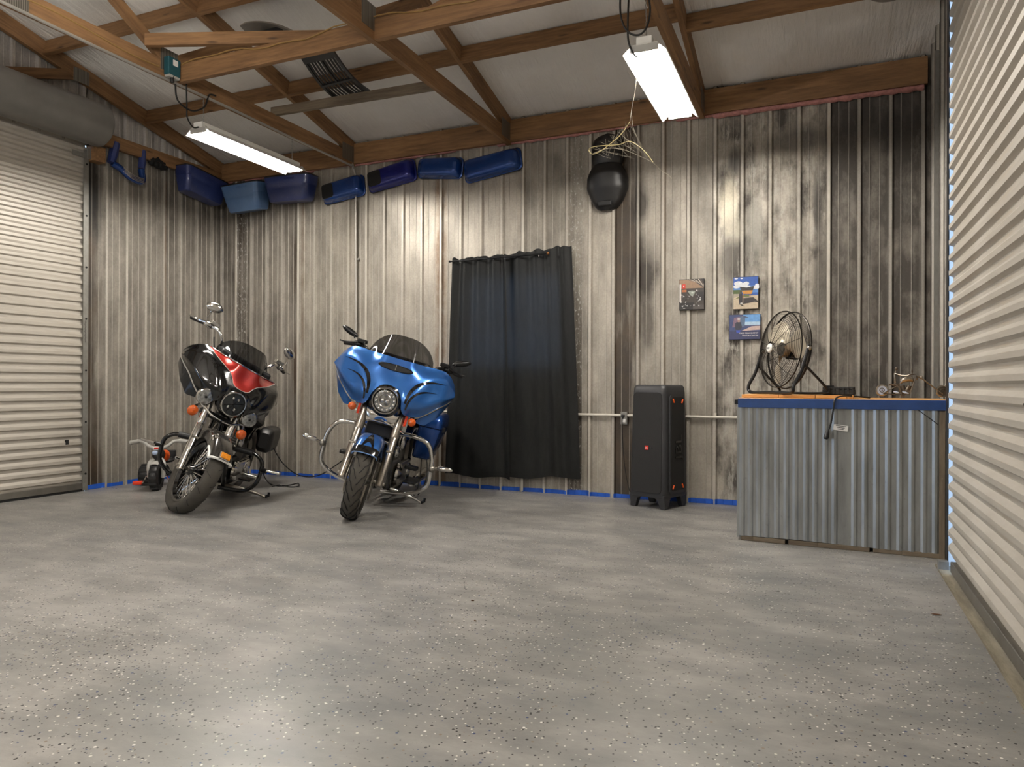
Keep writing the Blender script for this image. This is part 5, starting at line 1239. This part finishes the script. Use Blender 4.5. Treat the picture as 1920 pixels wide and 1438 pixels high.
    # saddlebags
    for sg in (-1, 1):
        if red:
            def bag(s, t, sg=sg):
                x = -1.20-0.44*s; a_ = 2*PI*t; kx = smooth01(min(s, 1-s)*9)*0.4+0.6
                return (x, sg*0.245+0.075*kx*math.copysign(abs(math.cos(a_))**0.5, math.cos(a_)), 0.58+0.125*kx*math.copysign(abs(math.sin(a_))**0.5, math.sin(a_)))
            o = MB().grid(bag, 14, 20)
            for s_ in (0.0, 1.0): o.add([bag(s_, k/20) for k in range(20)], [tuple(range(20))])
            b(o, 'saddlebag', 'leather', angle=60)
        else:
            sec_ = []
            for z_, w_, x0_, x1_, yy in ((0.42, 0.155, -1.15, -1.54, 0.255), (0.44, 0.175, -1.12, -1.58, 0.262), (0.60, 0.20, -1.09, -1.62, 0.28), (0.725, 0.215, -1.07, -1.64, 0.29)):
                sec_.append([((x0_+x1_)/2+p[0], sg*yy+p[1], z_) for p in rrect(abs(x1_-x0_), w_, 0.05)])
            b(loft(MB(), sec_), 'saddlebag', 'blue_deep', angle=50)
            sec_ = []
            for z_, kk in ((0.732, 1.0), (0.745, 1.02), (0.80, 0.99), (0.835, 0.92), (0.855, 0.78), (0.862, 0.55)):
                sec_.append([(-1.355+p[0], sg*0.29+p[1], z_) for p in rrect(0.575*kk, 0.215*kk, 0.05*kk)])
            ld = b(loft(MB(), sec_), 'saddlebag_lid', 'blue_deep', angle=50)
            MB().box((-1.25, sg*0.405, 0.72), (0.06, 0.03, 0.05)).build('latch', 'black_plastic', ld, bevel=0.008)
    # floorboards and shifter
    for sg in (-1, 1):
        b(MB().box((-0.86, sg*0.27, 0.25), (0.30, 0.11, 0.018)), 'floorboard', 'black_metal', bevel=0.006)
    # ---- engine guard
    gmat = 'black_gloss' if red else 'chrome'
    for sg in (-1, 1):
        if red: gp = [(-0.50, 0.07, 0.53), (-0.49, 0.20, 0.545), (-0.48, 0.34, 0.545), (-0.47, 0.425, 0.49), (-0.47, 0.44, 0.39), (-0.48, 0.42, 0.28), (-0.52, 0.32, 0.19), (-0.56, 0.10, 0.16)]
        else: gp = [(-0.50, 0.06, 0.66), (-0.46, 0.22, 0.685), (-0.45, 0.38, 0.66), (-0.45, 0.45, 0.56), (-0.46, 0.465, 0.43), (-0.48, 0.455, 0.29), (-0.52, 0.32, 0.20), (-0.56, 0.08, 0.155)]
        b(MB().tube(catmull([(x, sg*y, z) for x, y, z in gp], 8), 0.0185, 12), 'engine_guard', gmat)
        if red:
            b(MB().cyl((-0.495, sg*0.17, 0.545), (-0.478, sg*0.33, 0.545), 0.027, 12), 'guard_sleeve', 'black_plastic')
            pg = Vector((-0.47, sg*0.44, 0.42)); b(MB().cyl(pg, pg+Vector((0.02, sg*0.05, 0.0)), 0.022, 10), 'peg_clamp', 'black_metal')
            b(MB().box(pg+Vector((0.03, sg*0.11, 0.01)), (0.045, 0.12, 0.022)), 'highway_peg', 'chrome', bevel=0.006)
            b(MB().box((-0.72, sg*0.30, 0.30), (0.05, 0.15, 0.028)), 'foot_peg', 'chrome', bevel=0.008)
        else:
            pg = Vector((-0.45, sg*0.475, 0.455)); b(MB().sphere(pg, 0.03, 12, 8), 'peg_clamp', 'alu')
            b(MB().tube([pg, pg+Vector((0.02, sg*0.05, 0.015))], 0.014, 9), 'peg_arm', 'chrome_dull')
            b(MB().tube([pg+Vector((0.02, sg*0.05, 0.02)), pg+Vector((0.025, sg*0.07, 0.022)), pg+Vector((0.03, sg*0.15, 0.03)), pg+Vector((0.03, sg*0.175, 0.03))], [0.014, 0.022, 0.020, 0.008], 12), 'highway_peg', 'chrome')
            b(MB().box((-0.62, -0.30 if sg < 0 else 0.28, 0.40), (0.09, 0.11, 0.035)), 'brake_pedal' if sg < 0 else 'shift_pedal', 'black_metal', bevel=0.01)
    # ---- side stand
    foot = RWI @ Vector((cfg['stand'][0], cfg['stand'][1], 0.012)); hinge = Vector((-0.66, 0.13, 0.17))
    b(MB().tube([hinge, hinge.lerp(foot, 0.35)+Vector((0, 0, 0.012)), hinge.lerp(foot, 0.86)+Vector((0, 0, 0.008)), foot], [0.022, 0.018, 0.013, 0.011], 10), 'side_stand', 'chrome' if not red else 'chrome_dull')
    fw_ = (RWI.to_3x3() @ Vector((math.cos(a), math.sin(a), 0))).normalized()
    up_ = (RWI.to_3x3() @ Vector((0, 0, 1))).normalized()
    b(MB().tube([foot, foot+fw_*0.03+up_*0.012, foot+fw_*0.035+up_*0.04], [0.012, 0.013, 0.012], 8), 'stand_foot', 'black_metal')
    return root
M['smoke'] = tint('smoked_plastic', (40, 42, 44), 0.94)
motorcycle(dict(kind='red', label='black touring motorcycle with a red fairing panel and spoked front wheel', heading=math.radians(29.5), lean=math.radians(15), steer=math.radians(38),
    R=0.352, contact=(-4.81, 4.30), stand=(-4.692, 5.195), head=(-0.16, 0.97), half=0.475, screen=(0.215, 0.30), hr=0.108))
motorcycle(dict(kind='blue', label='blue touring motorcycle with dark flame stripes and hard saddlebags', heading=math.radians(21), lean=math.radians(13), steer=math.radians(7),
    R=0.325, contact=(-3.393, 4.685), stand=(-3.233, 5.504), head=(-0.14, 0.945), half=0.52, screen=(0.205, 0.285), hr=0.108))

# ================================================================== PARTS HUNG ON THE WALLS
def lid(cx, cz, w, h, tilt, label, mat, flip=1, patch=False, yb=YW-0.022):
    t = thing('luggage_shell', label, 'motorcycle part', T(cx, yb, cz) @ RY(-tilt) @ RX(PI/2), 'blue saddlebag lids on the back wall')
    secs = []
    for d, k, r, sh_ in ((0.0, 1.0, 0.05, 0), (0.012, 1.0, 0.05, 0), (0.016, 0.955, 0.05, 0), (0.030, 0.95, 0.05, 0), (0.075, 0.90, 0.05, 0.004), (0.098, 0.82, 0.05, 0.01), (0.108, 0.66, 0.045, 0.016)):
        sec = []
        for x, y in rrect(w*k, h*(k if k > 0.9 else k*0.96), min(r, h*k*0.3), 6):
            tap = 1-0.10*(flip*x/w+0.5)
            sec.append((x-flip*sh_, y*tap, d))
        secs.append(sec)
    loft(MB(), secs).build('shell', mat, t, angle=40)
    loft(MB(), [[(x, y, d) for x, y in rrect(w*1.012, h*0.985, 0.05, 6)] for d in (0.004, 0.009)]).build('seal', 'black_plastic', t)
    if patch:
        P = rrect(w*0.27, h*0.66, 0.03, 4)
        MB().prism([(-flip*0+x-w*0.27, y) for x, y in P], 0.100, 0.1105).build('black_patch', 'black_matte', t, bevel=0.002)
    return t
lid(-4.82, 3.165, 0.55, 0.235, 0.13, 'leftmost blue lid with a black square patch, beside the tube light', 'blue_deep', -1, True)
M['blue_violet'] = flake('violet_blue_paint', (14, 22, 104), (24, 38, 134), 0.45, 0.3)
lid(-4.205, 3.245, 0.595, 0.235, 0.16, 'violet blue lid with a black square patch, second from the left', 'blue_violet', -1, True)
lid(-3.62, 3.265, 0.52, 0.22, -0.10, 'dark blue lid sloping down to the right, third from the left', 'blue_deep', -1)
lid(-3.03, 3.225, 0.63, 0.235, 0.13, 'rightmost blue lid, sloping up below the middle truss foot', 'blue_deep', 1)
def bagbox(mx, L, d, h, mat, label, dark_top=True):
    t = thing('saddlebag', label, 'motorcycle part', mx, 'empty blue saddlebags in the left corner')
    secs = []
    for z_, kx, ky in ((0.0, 0.80, 0.70), (0.012, 0.84, 0.78), (h*0.5, 0.92, 0.92), (h*0.62, 0.935, 0.94), (h*0.63, 0.95, 0.96), (h, 1.0, 1.0)):
        secs.append([(x, y, z_) for x, y in rrect(L*kx, d*ky, 0.055, 5)])
    loft(MB(), secs).build('box', mat, t, angle=40)
    MB().tube([(x, y, h) for x, y in rrect(L*0.985, d*0.98, 0.055, 5)], 0.008, 6, closed=True).build('rim', 'black_plastic', t)
    MB().prism(rrect(L*0.96, d*0.94, 0.05, 5), h, h+0.004).build('opening', 'black_matte', t)
    MB().box((L*0.1, -d*0.485, h*0.86), (0.14, 0.012, 0.022)).build('latch', mat, t, bevel=0.004)
    return t
bagbox(T(XL+0.15, 6.12, 3.14) @ RZ(PI/2) @ RY(0.12), 0.62, 0.23, 0.27, 'blue_navy', 'navy saddlebag on the left wall, first from the roller door')
bagbox(T(-6.05, YW-0.145, 3.02) @ RX(0.18) @ RY(-0.03), 0.54, 0.26, 0.30, 'blue_pale', 'pale blue saddlebag in the corner under the left tube light')
bagbox(T(-5.445, YW-0.14, 3.07) @ RX(0.05) @ RY(0.02), 0.62, 0.23, 0.27, 'blue_navy', 'navy saddlebag right of the pale blue one')
cs_ = thing('fairing_bracket', 'U-shaped blue fairing piece with chrome slats hung beside the roller drum', 'motorcycle part')
pa_ = [at_x(px, py, XL+0.06) for px, py in ((217, 268), (208, 305), (222, 318), (236, 334), (259, 341), (265, 320), (268, 282))]
MB().tube([pa_[0], pa_[0].lerp(pa_[1], 0.5), pa_[1]], [0.040, 0.045, 0.040], 8).build('arm', 'blue_navy', cs_)
MB().tube([pa_[5]+Vector((0, 0, 0.02)), pa_[5].lerp(pa_[6], 0.5), pa_[6]], [0.034, 0.038, 0.030], 8).build('arm', 'blue_navy', cs_)
MB().tube(catmull([pa_[1]+Vector((0.02, 0, -0.01)), pa_[2]+Vector((0.04, 0, 0)), pa_[3]+Vector((0.07, 0, 0)), pa_[4]+Vector((0.05, 0, 0)), pa_[5]+Vector((0.0, 0, 0))], 6), 0.036, 10).build('band', 'blue_deep', cs_)
for k in range(4):
    MB().tube(catmull([q+Vector((0.042+dx, 0, 0.020-0.014*k)) for q, dx in ((pa_[2], 0.03), (pa_[3], 0.065), (pa_[4], 0.045))], 6), 0.0045, 6).build('slat', 'chrome_dull', cs_)
def rag(s, t):
    p = at_x(274+40*s, 296+18*s, XL+0.06); r = 0.055*math.sin(PI*min(1, max(0, s*0.94+0.03)))**0.5*(1+0.5*mnoise.noise((s*7, t*5, 1)))
    return (p.x+r*0.6*math.cos(2*PI*t), p.y, p.z+r*math.sin(2*PI*t)+0.015*mnoise.noise((s*9, 3, 0)))
tag(MB().grid(rag, 24, 16).build('black_rag', 'black_matte', angle=70), 'crumpled black rag stuffed along the wall plate beside the navy saddlebag', 'rag')
# ---- seat hung on the wall
st_ = thing('spare_saddle', 'black leather motorcycle seat hung upright on the back wall', 'seat', T(-1.85, YW-0.02, 2.668))
def seatpad(prof_, depth):
    def fn(s, t):
        z_ = s; a_ = PI*t
        w_ = interp(prof_, s); d_ = interp(depth, s)
        return (w_[0]*math.cos(a_)+w_[1], -d_*math.sin(a_)**0.6, z_)
    return fn
S1 = [(0.0, (0.05, -0.01)), (0.02, (0.10, -0.005)), (0.08, (0.145, 0)), (0.20, (0.195, 0)), (0.30, (0.19, 0)), (0.38, (0.155, 0)), (0.43, (0.12, 0)), (0.455, (0.06, 0))]
D1 = [(0, 0.05), (0.05, 0.085), (0.2, 0.13), (0.33, 0.15), (0.41, 0.12), (0.455, 0.05)]
fn1 = seatpad(S1, D1)
MB().grid(lambda s, t: fn1(0.455*s, t), 26, 20).build('rider_pad', 'leather', st_, angle=70)
S2 = [(0.40, (0.13, 0.0)), (0.46, (0.150, 0.0)), (0.58, (0.152, 0)), (0.66, (0.135, 0)), (0.70, (0.09, 0)), (0.71, (0.03, 0))]
D2 = [(0.40, 0.08), (0.5, 0.10), (0.62, 0.09), (0.71, 0.04)]
fn2 = seatpad(S2, D2)
MB().grid(lambda s, t: fn2(0.40+0.31*s, t), 20, 20).build('passenger_pad', 'leather', st_, angle=70)
MB().box((-0.005, -0.088, 0.055), (0.13, 0.02, 0.05)).build('nose_flap', 'black_plastic', st_, bevel=0.018, seg=3)
MB().cyl((0, -0.02, 0.70), (0, -0.02, 0.73), 0.006, 8).build('hanger', 'steel', st_)
# ---- cobweb and string hanging from the right light
M['web'] = plain('dusty_cobweb', (206, 198, 178), 0.8)
M['string'] = plain('yellowed_string', (206, 192, 138), 0.7)
cw = thing('cobweb', 'dusty cobweb and yellowed string trailing from the right tube light', 'cobweb')
q = lambda L_: [at_y(px, py, 4.36) for px, py in L_]
MB().tube(catmull(q([(1181, 228), (1166, 250), (1146, 268), (1128, 282), (1112, 289), (1104, 282), (1110, 276), (1130, 273), (1160, 271), (1180, 265), (1200, 276), (1214, 290), (1224, 304)]), 6), 0.0024, 5).build('string', 'string', cw)
MB().tube(catmull(q([(1196, 118), (1193, 150), (1190, 175), (1185, 200), (1181, 228)]), 6), [0.0014+0.0006*math.sin(i) for i in range(25)], 4).build('strand', 'web', cw)
MB().tube(catmull(q([(1184, 205), (1186, 235), (1197, 262), (1204, 276)]), 6), 0.0010, 4).build('strand', 'web', cw)
MB().tube(catmull(q([(1112, 288), (1140, 278), (1170, 281), (1200, 293), (1224, 305), (1240, 320), (1252, 327), (1260, 335)]), 6), 0.0014, 4).build('strand', 'web', cw)
rw = random.Random(8)
wb_ = MB()
for k in range(26):
    u_ = rw.random()
    a_ = at_y(1181-70*u_+rw.uniform(-3, 3), 228+55*u_+rw.uniform(-4, 4), 4.36+rw.uniform(-0.01, 0.01))
    c_ = at_y(1130+90*rw.random(), 276+22*rw.random(), 4.36+rw.uniform(-0.01, 0.01))
    wb_.tube([a_, a_.lerp(c_, 0.5)+Vector((0, 0, -0.006)), c_], 0.00035, 3)
tag(wb_.build('fine_web', 'web', cw), kind='stuff')

# ---- things lying on the roof timber
lv = thing('louvred_panel', 'black louvred plastic panel lying across the roof braces', 'panel')
TL, TR, BR, BL = at_z(561, 108, 3.60), at_z(622, 95, 3.60), at_z(694, 176, 3.60), at_z(632, 193, 3.60)
def lp(s, t, off=0.0):
    p = TL.lerp(TR, s).lerp(BL.lerp(BR, s), t); return p+Vector((0, 0, -0.045*math.sin(PI*t)+0.03+off+0.03*t*0))
for k in range(9):
    s0 = 0.10+0.80*k/8.6
    for h0, h1 in ((0.14, 0.52), (0.55, 0.94)):
        MB().tube([lp(s0, h0+(h1-h0)*i/8) for i in range(9)], 0.009, 5).build('louvre', 'black_plastic', lv)
for s0, s1 in ((0.0, 0.07), (0.48, 0.52), (0.92, 1.0)):
    MB().grid(lambda s, t: lp(s0+(s1-s0)*s, t, 0.006), 1, 14).build('side_rail', 'black_plastic' if s1 < 0.9 else 'spk', lv, solid=0.018)
for t0, t1 in ((0.0, 0.13), (0.52, 0.56), (0.94, 1.0)):
    MB().grid(lambda s, t: lp(s, t0+(t1-t0)*t, 0.004), 8, 2).build('cross_rail', 'spk' if t0 == 0 else 'black_plastic', lv, solid=0.02)
gp_ = [at_y(px, py, 4.42) for px, py in ((450, 47), (462, 41), (485, 39), (510, 42), (530, 48), (548, 56))]
gc = thing('grey_cover', 'grey curved plastic cover lying behind the diagonal brace', 'cover')
vs = []; mb = MB()
cg = catmull(gp_, 5)
mb.grid(lambda s, t: cg[min(len(cg)-1, int(round(s*(len(cg)-1))))]+Vector((-0.03*t, 0.24*t, -0.016*math.sin(PI*t)-0.04*t*t)), len(cg)-1, 6)
mb.build('shell', 'grey_cov' if 'grey_cov' in M else plain('grey_cover_plastic', (112, 106, 98), 0.6), gc, solid=0.012, angle=60)
mb = MB(); c0 = gp_[1].lerp(gp_[4], 0.5)
mb.box(c0+Vector((0.0, 0.08, -0.05)), (0.30, 0.10, 0.05)); mb.build('dark_lining', 'black_matte', gc, bevel=0.01)
vd = at_y(1670, -18, 4.75)
vt = thing('round_vent', 'grey round vent pan under the roof at the top right', 'vent', T(vd.x, vd.y, vd.z))
MB().lathe([(0.0001, -0.02), (0.10, -0.018), (0.125, 0.0), (0.125, 0.05), (0.115, 0.06)], 32).build('pan', plain('grey_pan', (120, 114, 106), 0.5), vt)
MB().cyl((0, 0, 0.0), (0, 0, roof_z(vd.y)-vd.z), 0.03, 12).build('stem', 'steel', vt)

# ================================================================== TRICYCLE
tx = at_z(293, 919, 0.0)
th_ = math.radians(33)
tri = thing('toy_tricycle', 'black, grey and orange toy tricycle beside the black motorcycle', 'tricycle', T(tx.x, tx.y, 0) @ RZ(th_-PI/2))
def tw_(mx, R_, w_, hub, nm):
    o = MB().lathe(tyre_prof(R_, w_, R_*0.55, 18), 30, mx, close=True).build(nm, 'black_plastic', tri)
    MB().lathe([(0.0001, -w_*0.3), (R_*0.5, -w_*0.34), (R_*0.58, -w_*0.4), (R_*0.58, w_*0.4), (R_*0.5, w_*0.34), (0.0001, w_*0.3)], 20, mx).build('wheel_centre', hub, o)
    kn = MB()
    for k in range(14): kn.box((R_*math.cos(k*2*PI/14), R_*math.sin(k*2*PI/14), 0), (0.012, 0.02, w_*0.8), mx)
    tag(kn.build('tread', 'black_plastic', o), kind='stuff')
    return o
tw_(T(0, 0, 0.135) @ RX(PI/2), 0.135, 0.085, 'black_metal', 'front_wheel')
for sg in (-1, 1): tw_(T(-0.40, sg*0.20, 0.105) @ RX(PI/2), 0.105, 0.14, 'black_metal', 'rear_wheel')
MB().cyl((-0.40, -0.2, 0.105), (-0.40, 0.2, 0.105), 0.014, 8).build('rear_axle', 'steel', tri)
for sg in (-1, 1):
    MB().tube(catmull([(0.0, sg*0.062, 0.125), (0.005, sg*0.066, 0.20), (-0.015, sg*0.06, 0.27), (-0.05, sg*0.02, 0.305)], 6), [0.020]*6+[0.024]*6+[0.022]*6+[0.02], 10).build('fork_leg', 'grey_plastic', tri)
def tfen(s, t):
    ph = 1.0+1.5*s; r = 0.156; y = 0.040*(2*t-1); return (r*math.cos(ph), y, 0.135+r*math.sin(ph)-0.01*(2*t-1)**2)
MB().grid(tfen, 16, 6).build('front_fender', 'grey_plastic', tri, solid=0.006, angle=60)
MB().tube([(-0.03, 0, 0.29), (-0.06, 0, 0.40)], 0.026, 12).build('steering_post', 'black_plastic', tri)
MB().sphere((-0.10, 0, 0.335), (0.11, 0.062, 0.058), 18, 10).build('tank_cover', 'black_plastic', tri)
MB().sphere((-0.145, 0.035, 0.325), (0.085, 0.048, 0.058), 16, 10).build('orange_panel', 'orange', tri)
MB().sphere((0.0, -0.012, 0.365), (0.012, 0.030, 0.022), 12, 8).build('blue_badge', plain('pale_blue_badge', (168, 186, 214), 0.4), tri)
MB().box((-0.04, 0.0, 0.405), (0.05, 0.075, 0.035)).build('bar_clamp', 'white', tri, bevel=0.008)
MB().box((-0.012, 0.0, 0.41), (0.004, 0.05, 0.018)).build('red_decal', 'red', tri)
for sg in (-1, 1):
    MB().tube(catmull([(-0.05, sg*0.03, 0.405), (-0.055, sg*0.09, 0.43), (-0.07, sg*0.14, 0.47), (-0.09, sg*0.19, 0.475)], 6), 0.016, 10).build('handlebar', 'grey_plastic', tri)
    MB().tube([(-0.085, sg*0.18, 0.475), (-0.09, sg*0.195, 0.474), (-0.13, sg*0.265, 0.460), (-0.135, sg*0.28, 0.457), (-0.137, sg*0.286, 0.456)], [0.019, 0.022, 0.020, 0.022, 0.012], 10).build('grip', 'grey_plastic', tri)
MB().tube(catmull([(-0.06, 0, 0.28), (-0.20, 0, 0.24), (-0.34, 0, 0.18), (-0.40, 0, 0.11)], 6), 0.024, 10).build('frame_tube', 'black_plastic', tri)
MB().sphere((-0.30, 0, 0.265), (0.10, 0.085, 0.03), 16, 8).build('seat', 'black_plastic', tri)
MB().box((-0.385, 0, 0.31), (0.025, 0.15, 0.10)).build('seat_back', 'black_plastic', tri, bevel=0.01)
for sg, dx in ((-1, 0.045), (1, -0.045)):
    MB().tube([(0, sg*0.04, 0.135), (0, sg*0.095, 0.135), (dx, sg*0.105, 0.135-abs(dx)*1.2), (dx, sg*0.12, 0.135-abs(dx)*1.2)], 0.006, 7).build('crank', 'chrome', tri)
    MB().box((dx, sg*0.155, 0.135-abs(dx)*1.2), (0.055, 0.08, 0.032)).build('pedal', 'redorange', tri, bevel=0.006)

# ================================================================== MINIATURE CHOPPER ON THE COUNTER
M['scrap'] = plain('dark_welded_metal', (112, 102, 90), 0.35, 0.8, 0.35, 60)
M['scrap_lt'] = plain('bright_welded_metal', (168, 160, 148), 0.25, 0.95, 0.2, 60)
M['pale_disc'] = plain('pale_blue_disc', (186, 200, 224), 0.4, 0.1, 0.05)
YS = 5.36
def ms(x, y, off=0.0):      # sculpture point from the photo's drawing of it, in its own upright plane
    p = at_y(1600+x/9.6, 660+y/9.6, YS); return Vector((p.x, p.y+off, p.z+dzs))
dzs = 0.0
dzs = CZ+0.0135-(ms(520, 825).z)
b0 = ms(820, 830)
mc = thing('scrap_metal_chopper', 'small welded metal chopper with a rider figure on the counter end', 'sculpture', T(b0.x, YS, CZ))
MI = T(b0.x, YS, CZ).inverted()
def mbld(mb, name, mat, **kw):
    mb.v = [MI @ v for v in mb.v]; return mb.build(name, mat, mc, **kw)
px_m = (ms(1000, 700)-ms(900, 700)).length/100
for (cx, cy, r_, hub) in ((515, 712, 118, 'pale_disc'), (1605, 730, 118, 'scrap')):
    c_ = ms(cx, cy); r_ *= px_m; WM = T(c_) @ RX(PI/2)
    mbld(MB().lathe([(r_, -0.010), (r_+0.0015, 0.0), (r_, 0.010), (r_*0.80, 0.011), (r_*0.78, 0), (r_*0.80, -0.011)], 32, WM, close=True), 'wheel', 'scrap_lt')
    mbld(MB().lathe([(0.0001, 0.006), (r_*0.78, 0.006), (r_*0.78, -0.006), (0.0001, -0.006)], 28, WM), 'wheel_disc', hub)
    mbld(MB().lathe([(r_*0.30, 0.0065), (r_*0.36, 0.009), (r_*0.42, 0.0065)], 24, WM), 'hub_ring', 'scrap')
    mbld(MB().cyl(c_+Vector((0, -0.014, 0)), c_+Vector((0, 0.014, 0)), 0.004, 10), 'axle', 'scrap')
for off in (-0.014, 0.014):
    mbld(MB().tube([ms(1130, 450, off), ms(1250, 510, off), ms(1605, 780, off)], 0.0036, 7), 'fork', 'scrap_lt')
    mbld(MB().tube([ms(530, 775, off), ms(700, 680, off), ms(790, 640, off)], 0.0032, 7), 'frame_rod', 'scrap')
    mbld(MB().tube([ms(530, 770, off), ms(820, 795, off), ms(1010, 790, off), ms(1060, 640, off), ms(1110, 500, off)], 0.0036, 7), 'frame_rod', 'scrap')
mbld(MB().tube([ms(640, 610), ms(760, 618), ms(830, 612)], [0.004, 0.010, 0.006], 8), 'saddle', 'scrap')
mbld(MB().tube([ms(690, 615), ms(690, 680)], 0.003, 6), 'saddle_post', 'scrap')
mbld(MB().tube([ms(830, 600), ms(880, 540), ms(960, 510), ms(1040, 510), ms(1090, 560)], [0.003, 0.016, 0.021, 0.018, 0.006], 12), 'fuel_tank', 'scrap_lt', angle=60)
mbld(MB().cyl(ms(900, 720), ms(880, 630), 0.015, 12), 'cylinder', 'scrap'); mbld(MB().cyl(ms(960, 720), ms(1010, 630), 0.015, 12), 'cylinder', 'scrap')
mbld(MB().box(ms(950, 745), (0.050, 0.032, 0.026)), 'crankcase', 'scrap', bevel=0.005)
for a_, c_, r_ in (((720, 740), (810, 760), 0.008), ((870, 740), (990, 775), 0.007)):
    mbld(MB().tube([ms(*a_, -0.02), ms((a_[0]+c_[0])/2, (a_[1]+c_[1])/2, -0.02), ms(*c_, -0.02)], [r_*0.5, r_, r_*0.5], 8), 'exhaust', 'pale_disc')
mbld(MB().sphere(ms(1225, 485), (0.012, 0.011, 0.011), 12, 8), 'headlamp', 'scrap_lt')
mbld(MB().tube([ms(1130, 500), ms(1160, 500)], 0.010, 10), 'steering_head', 'scrap')
mbld(MB().tube([ms(980, 450, -0.035), ms(1060, 430, -0.03), ms(1115, 425), ms(1060, 430, 0.03), ms(980, 450, 0.035)], 0.0032, 7), 'handlebar', 'scrap')
mbld(MB().tube([ms(1050, 420, -0.03), ms(1048, 380, -0.03), ms(1047, 315, -0.03)], [0.001, 0.006, 0.0015], 7), 'mirror', 'scrap')
fig = mbld(MB().tube([ms(745, 405), ms(745, 470), ms(750, 560), ms(760, 590)], [0.006, 0.0075, 0.007, 0.005], 10), 'rider_torso', 'scrap_lt')
mbld(MB().sphere(ms(775, 325), (0.0095, 0.009, 0.0115), 12, 8), 'rider_head', 'scrap'); mbld(MB().tube([ms(765, 360), ms(755, 400)], 0.0035, 7), 'rider_neck', 'scrap')
for off in (-0.02, 0.02):
    mbld(MB().tube([ms(745, 408, off*0.6), ms(830, 440, off), ms(940, 450, off*1.4), ms(1000, 435, off*1.6)], 0.0036, 7), 'rider_arm', 'scrap_lt')
    mbld(MB().tube([ms(740, 585, off*0.6), ms(830, 670, off*1.1), ms(860, 760, off*1.2), ms(875, 825, off*1.2), ms(925, 805, off*1.2)], 0.0042, 7), 'rider_leg', 'scrap')

# ================================================================== CORDS ON THE FLOOR
def cord(pts, r, label, nm='power_cord'):
    tag(MB().tube(catmull(pts, 8), r, 7).build(nm, 'cord'), label, 'cord')
cord([at_y(505, 815, 5.75), at_y(512, 838, 5.85), at_y(530, 868, 5.95), at_y(556, 889, 6.1)+Vector((0, 0, 0.0)), at_y(582, 894, 6.25), at_y(605, 888, 6.2), at_y(630, 872, 6.1), at_y(660, 850, 6.0)], 0.006, 'long black charger cord drooping between the two motorcycles')
cord([at_y(492, 880, 5.5), at_y(497, 896, 5.55), at_z(508, 908, 0.008), at_z(525, 911, 0.008), at_z(545, 909, 0.008), at_z(558, 906, 0.008), at_z(560, 911, 0.016), at_z(545, 913, 0.008), at_z(525, 909, 0.016), at_z(510, 912, 0.008)], 0.006, 'black cord looped on the floor beside the black motorcycle')
cord([at_y(790, 860, 5.75), at_y(788, 890, 5.75), at_y(782, 918, 5.74), at_z(776, 928, 0.008), at_z(785, 926, 0.008), at_y(797, 905, 5.72), at_y(801, 880, 5.74), at_y(800, 860, 5.75)], 0.005, 'black cord loop hanging to the floor below the blue saddlebag')
# stray leaf and grit on the epoxy floor
M['leaf'] = plain('dry_leaf', (92, 62, 40), 0.8)
for px, py, r_, lab in ((1756, 1153, 0.022, 'dry brown leaf scrap on the floor near the right shutter'), (886, 1127, 0.010, 'small pale crumb of grit on the open floor'), (891, 1165, 0.007, 'tiny brown crumb of grit on the open floor')):
    p = at_z(px, py, 0.0)
    tag(MB().sphere((p.x, p.y, 0.003), (r_, r_*0.35, 0.003), 8, 5).build('floor_scrap', 'leaf'), lab, 'debris')
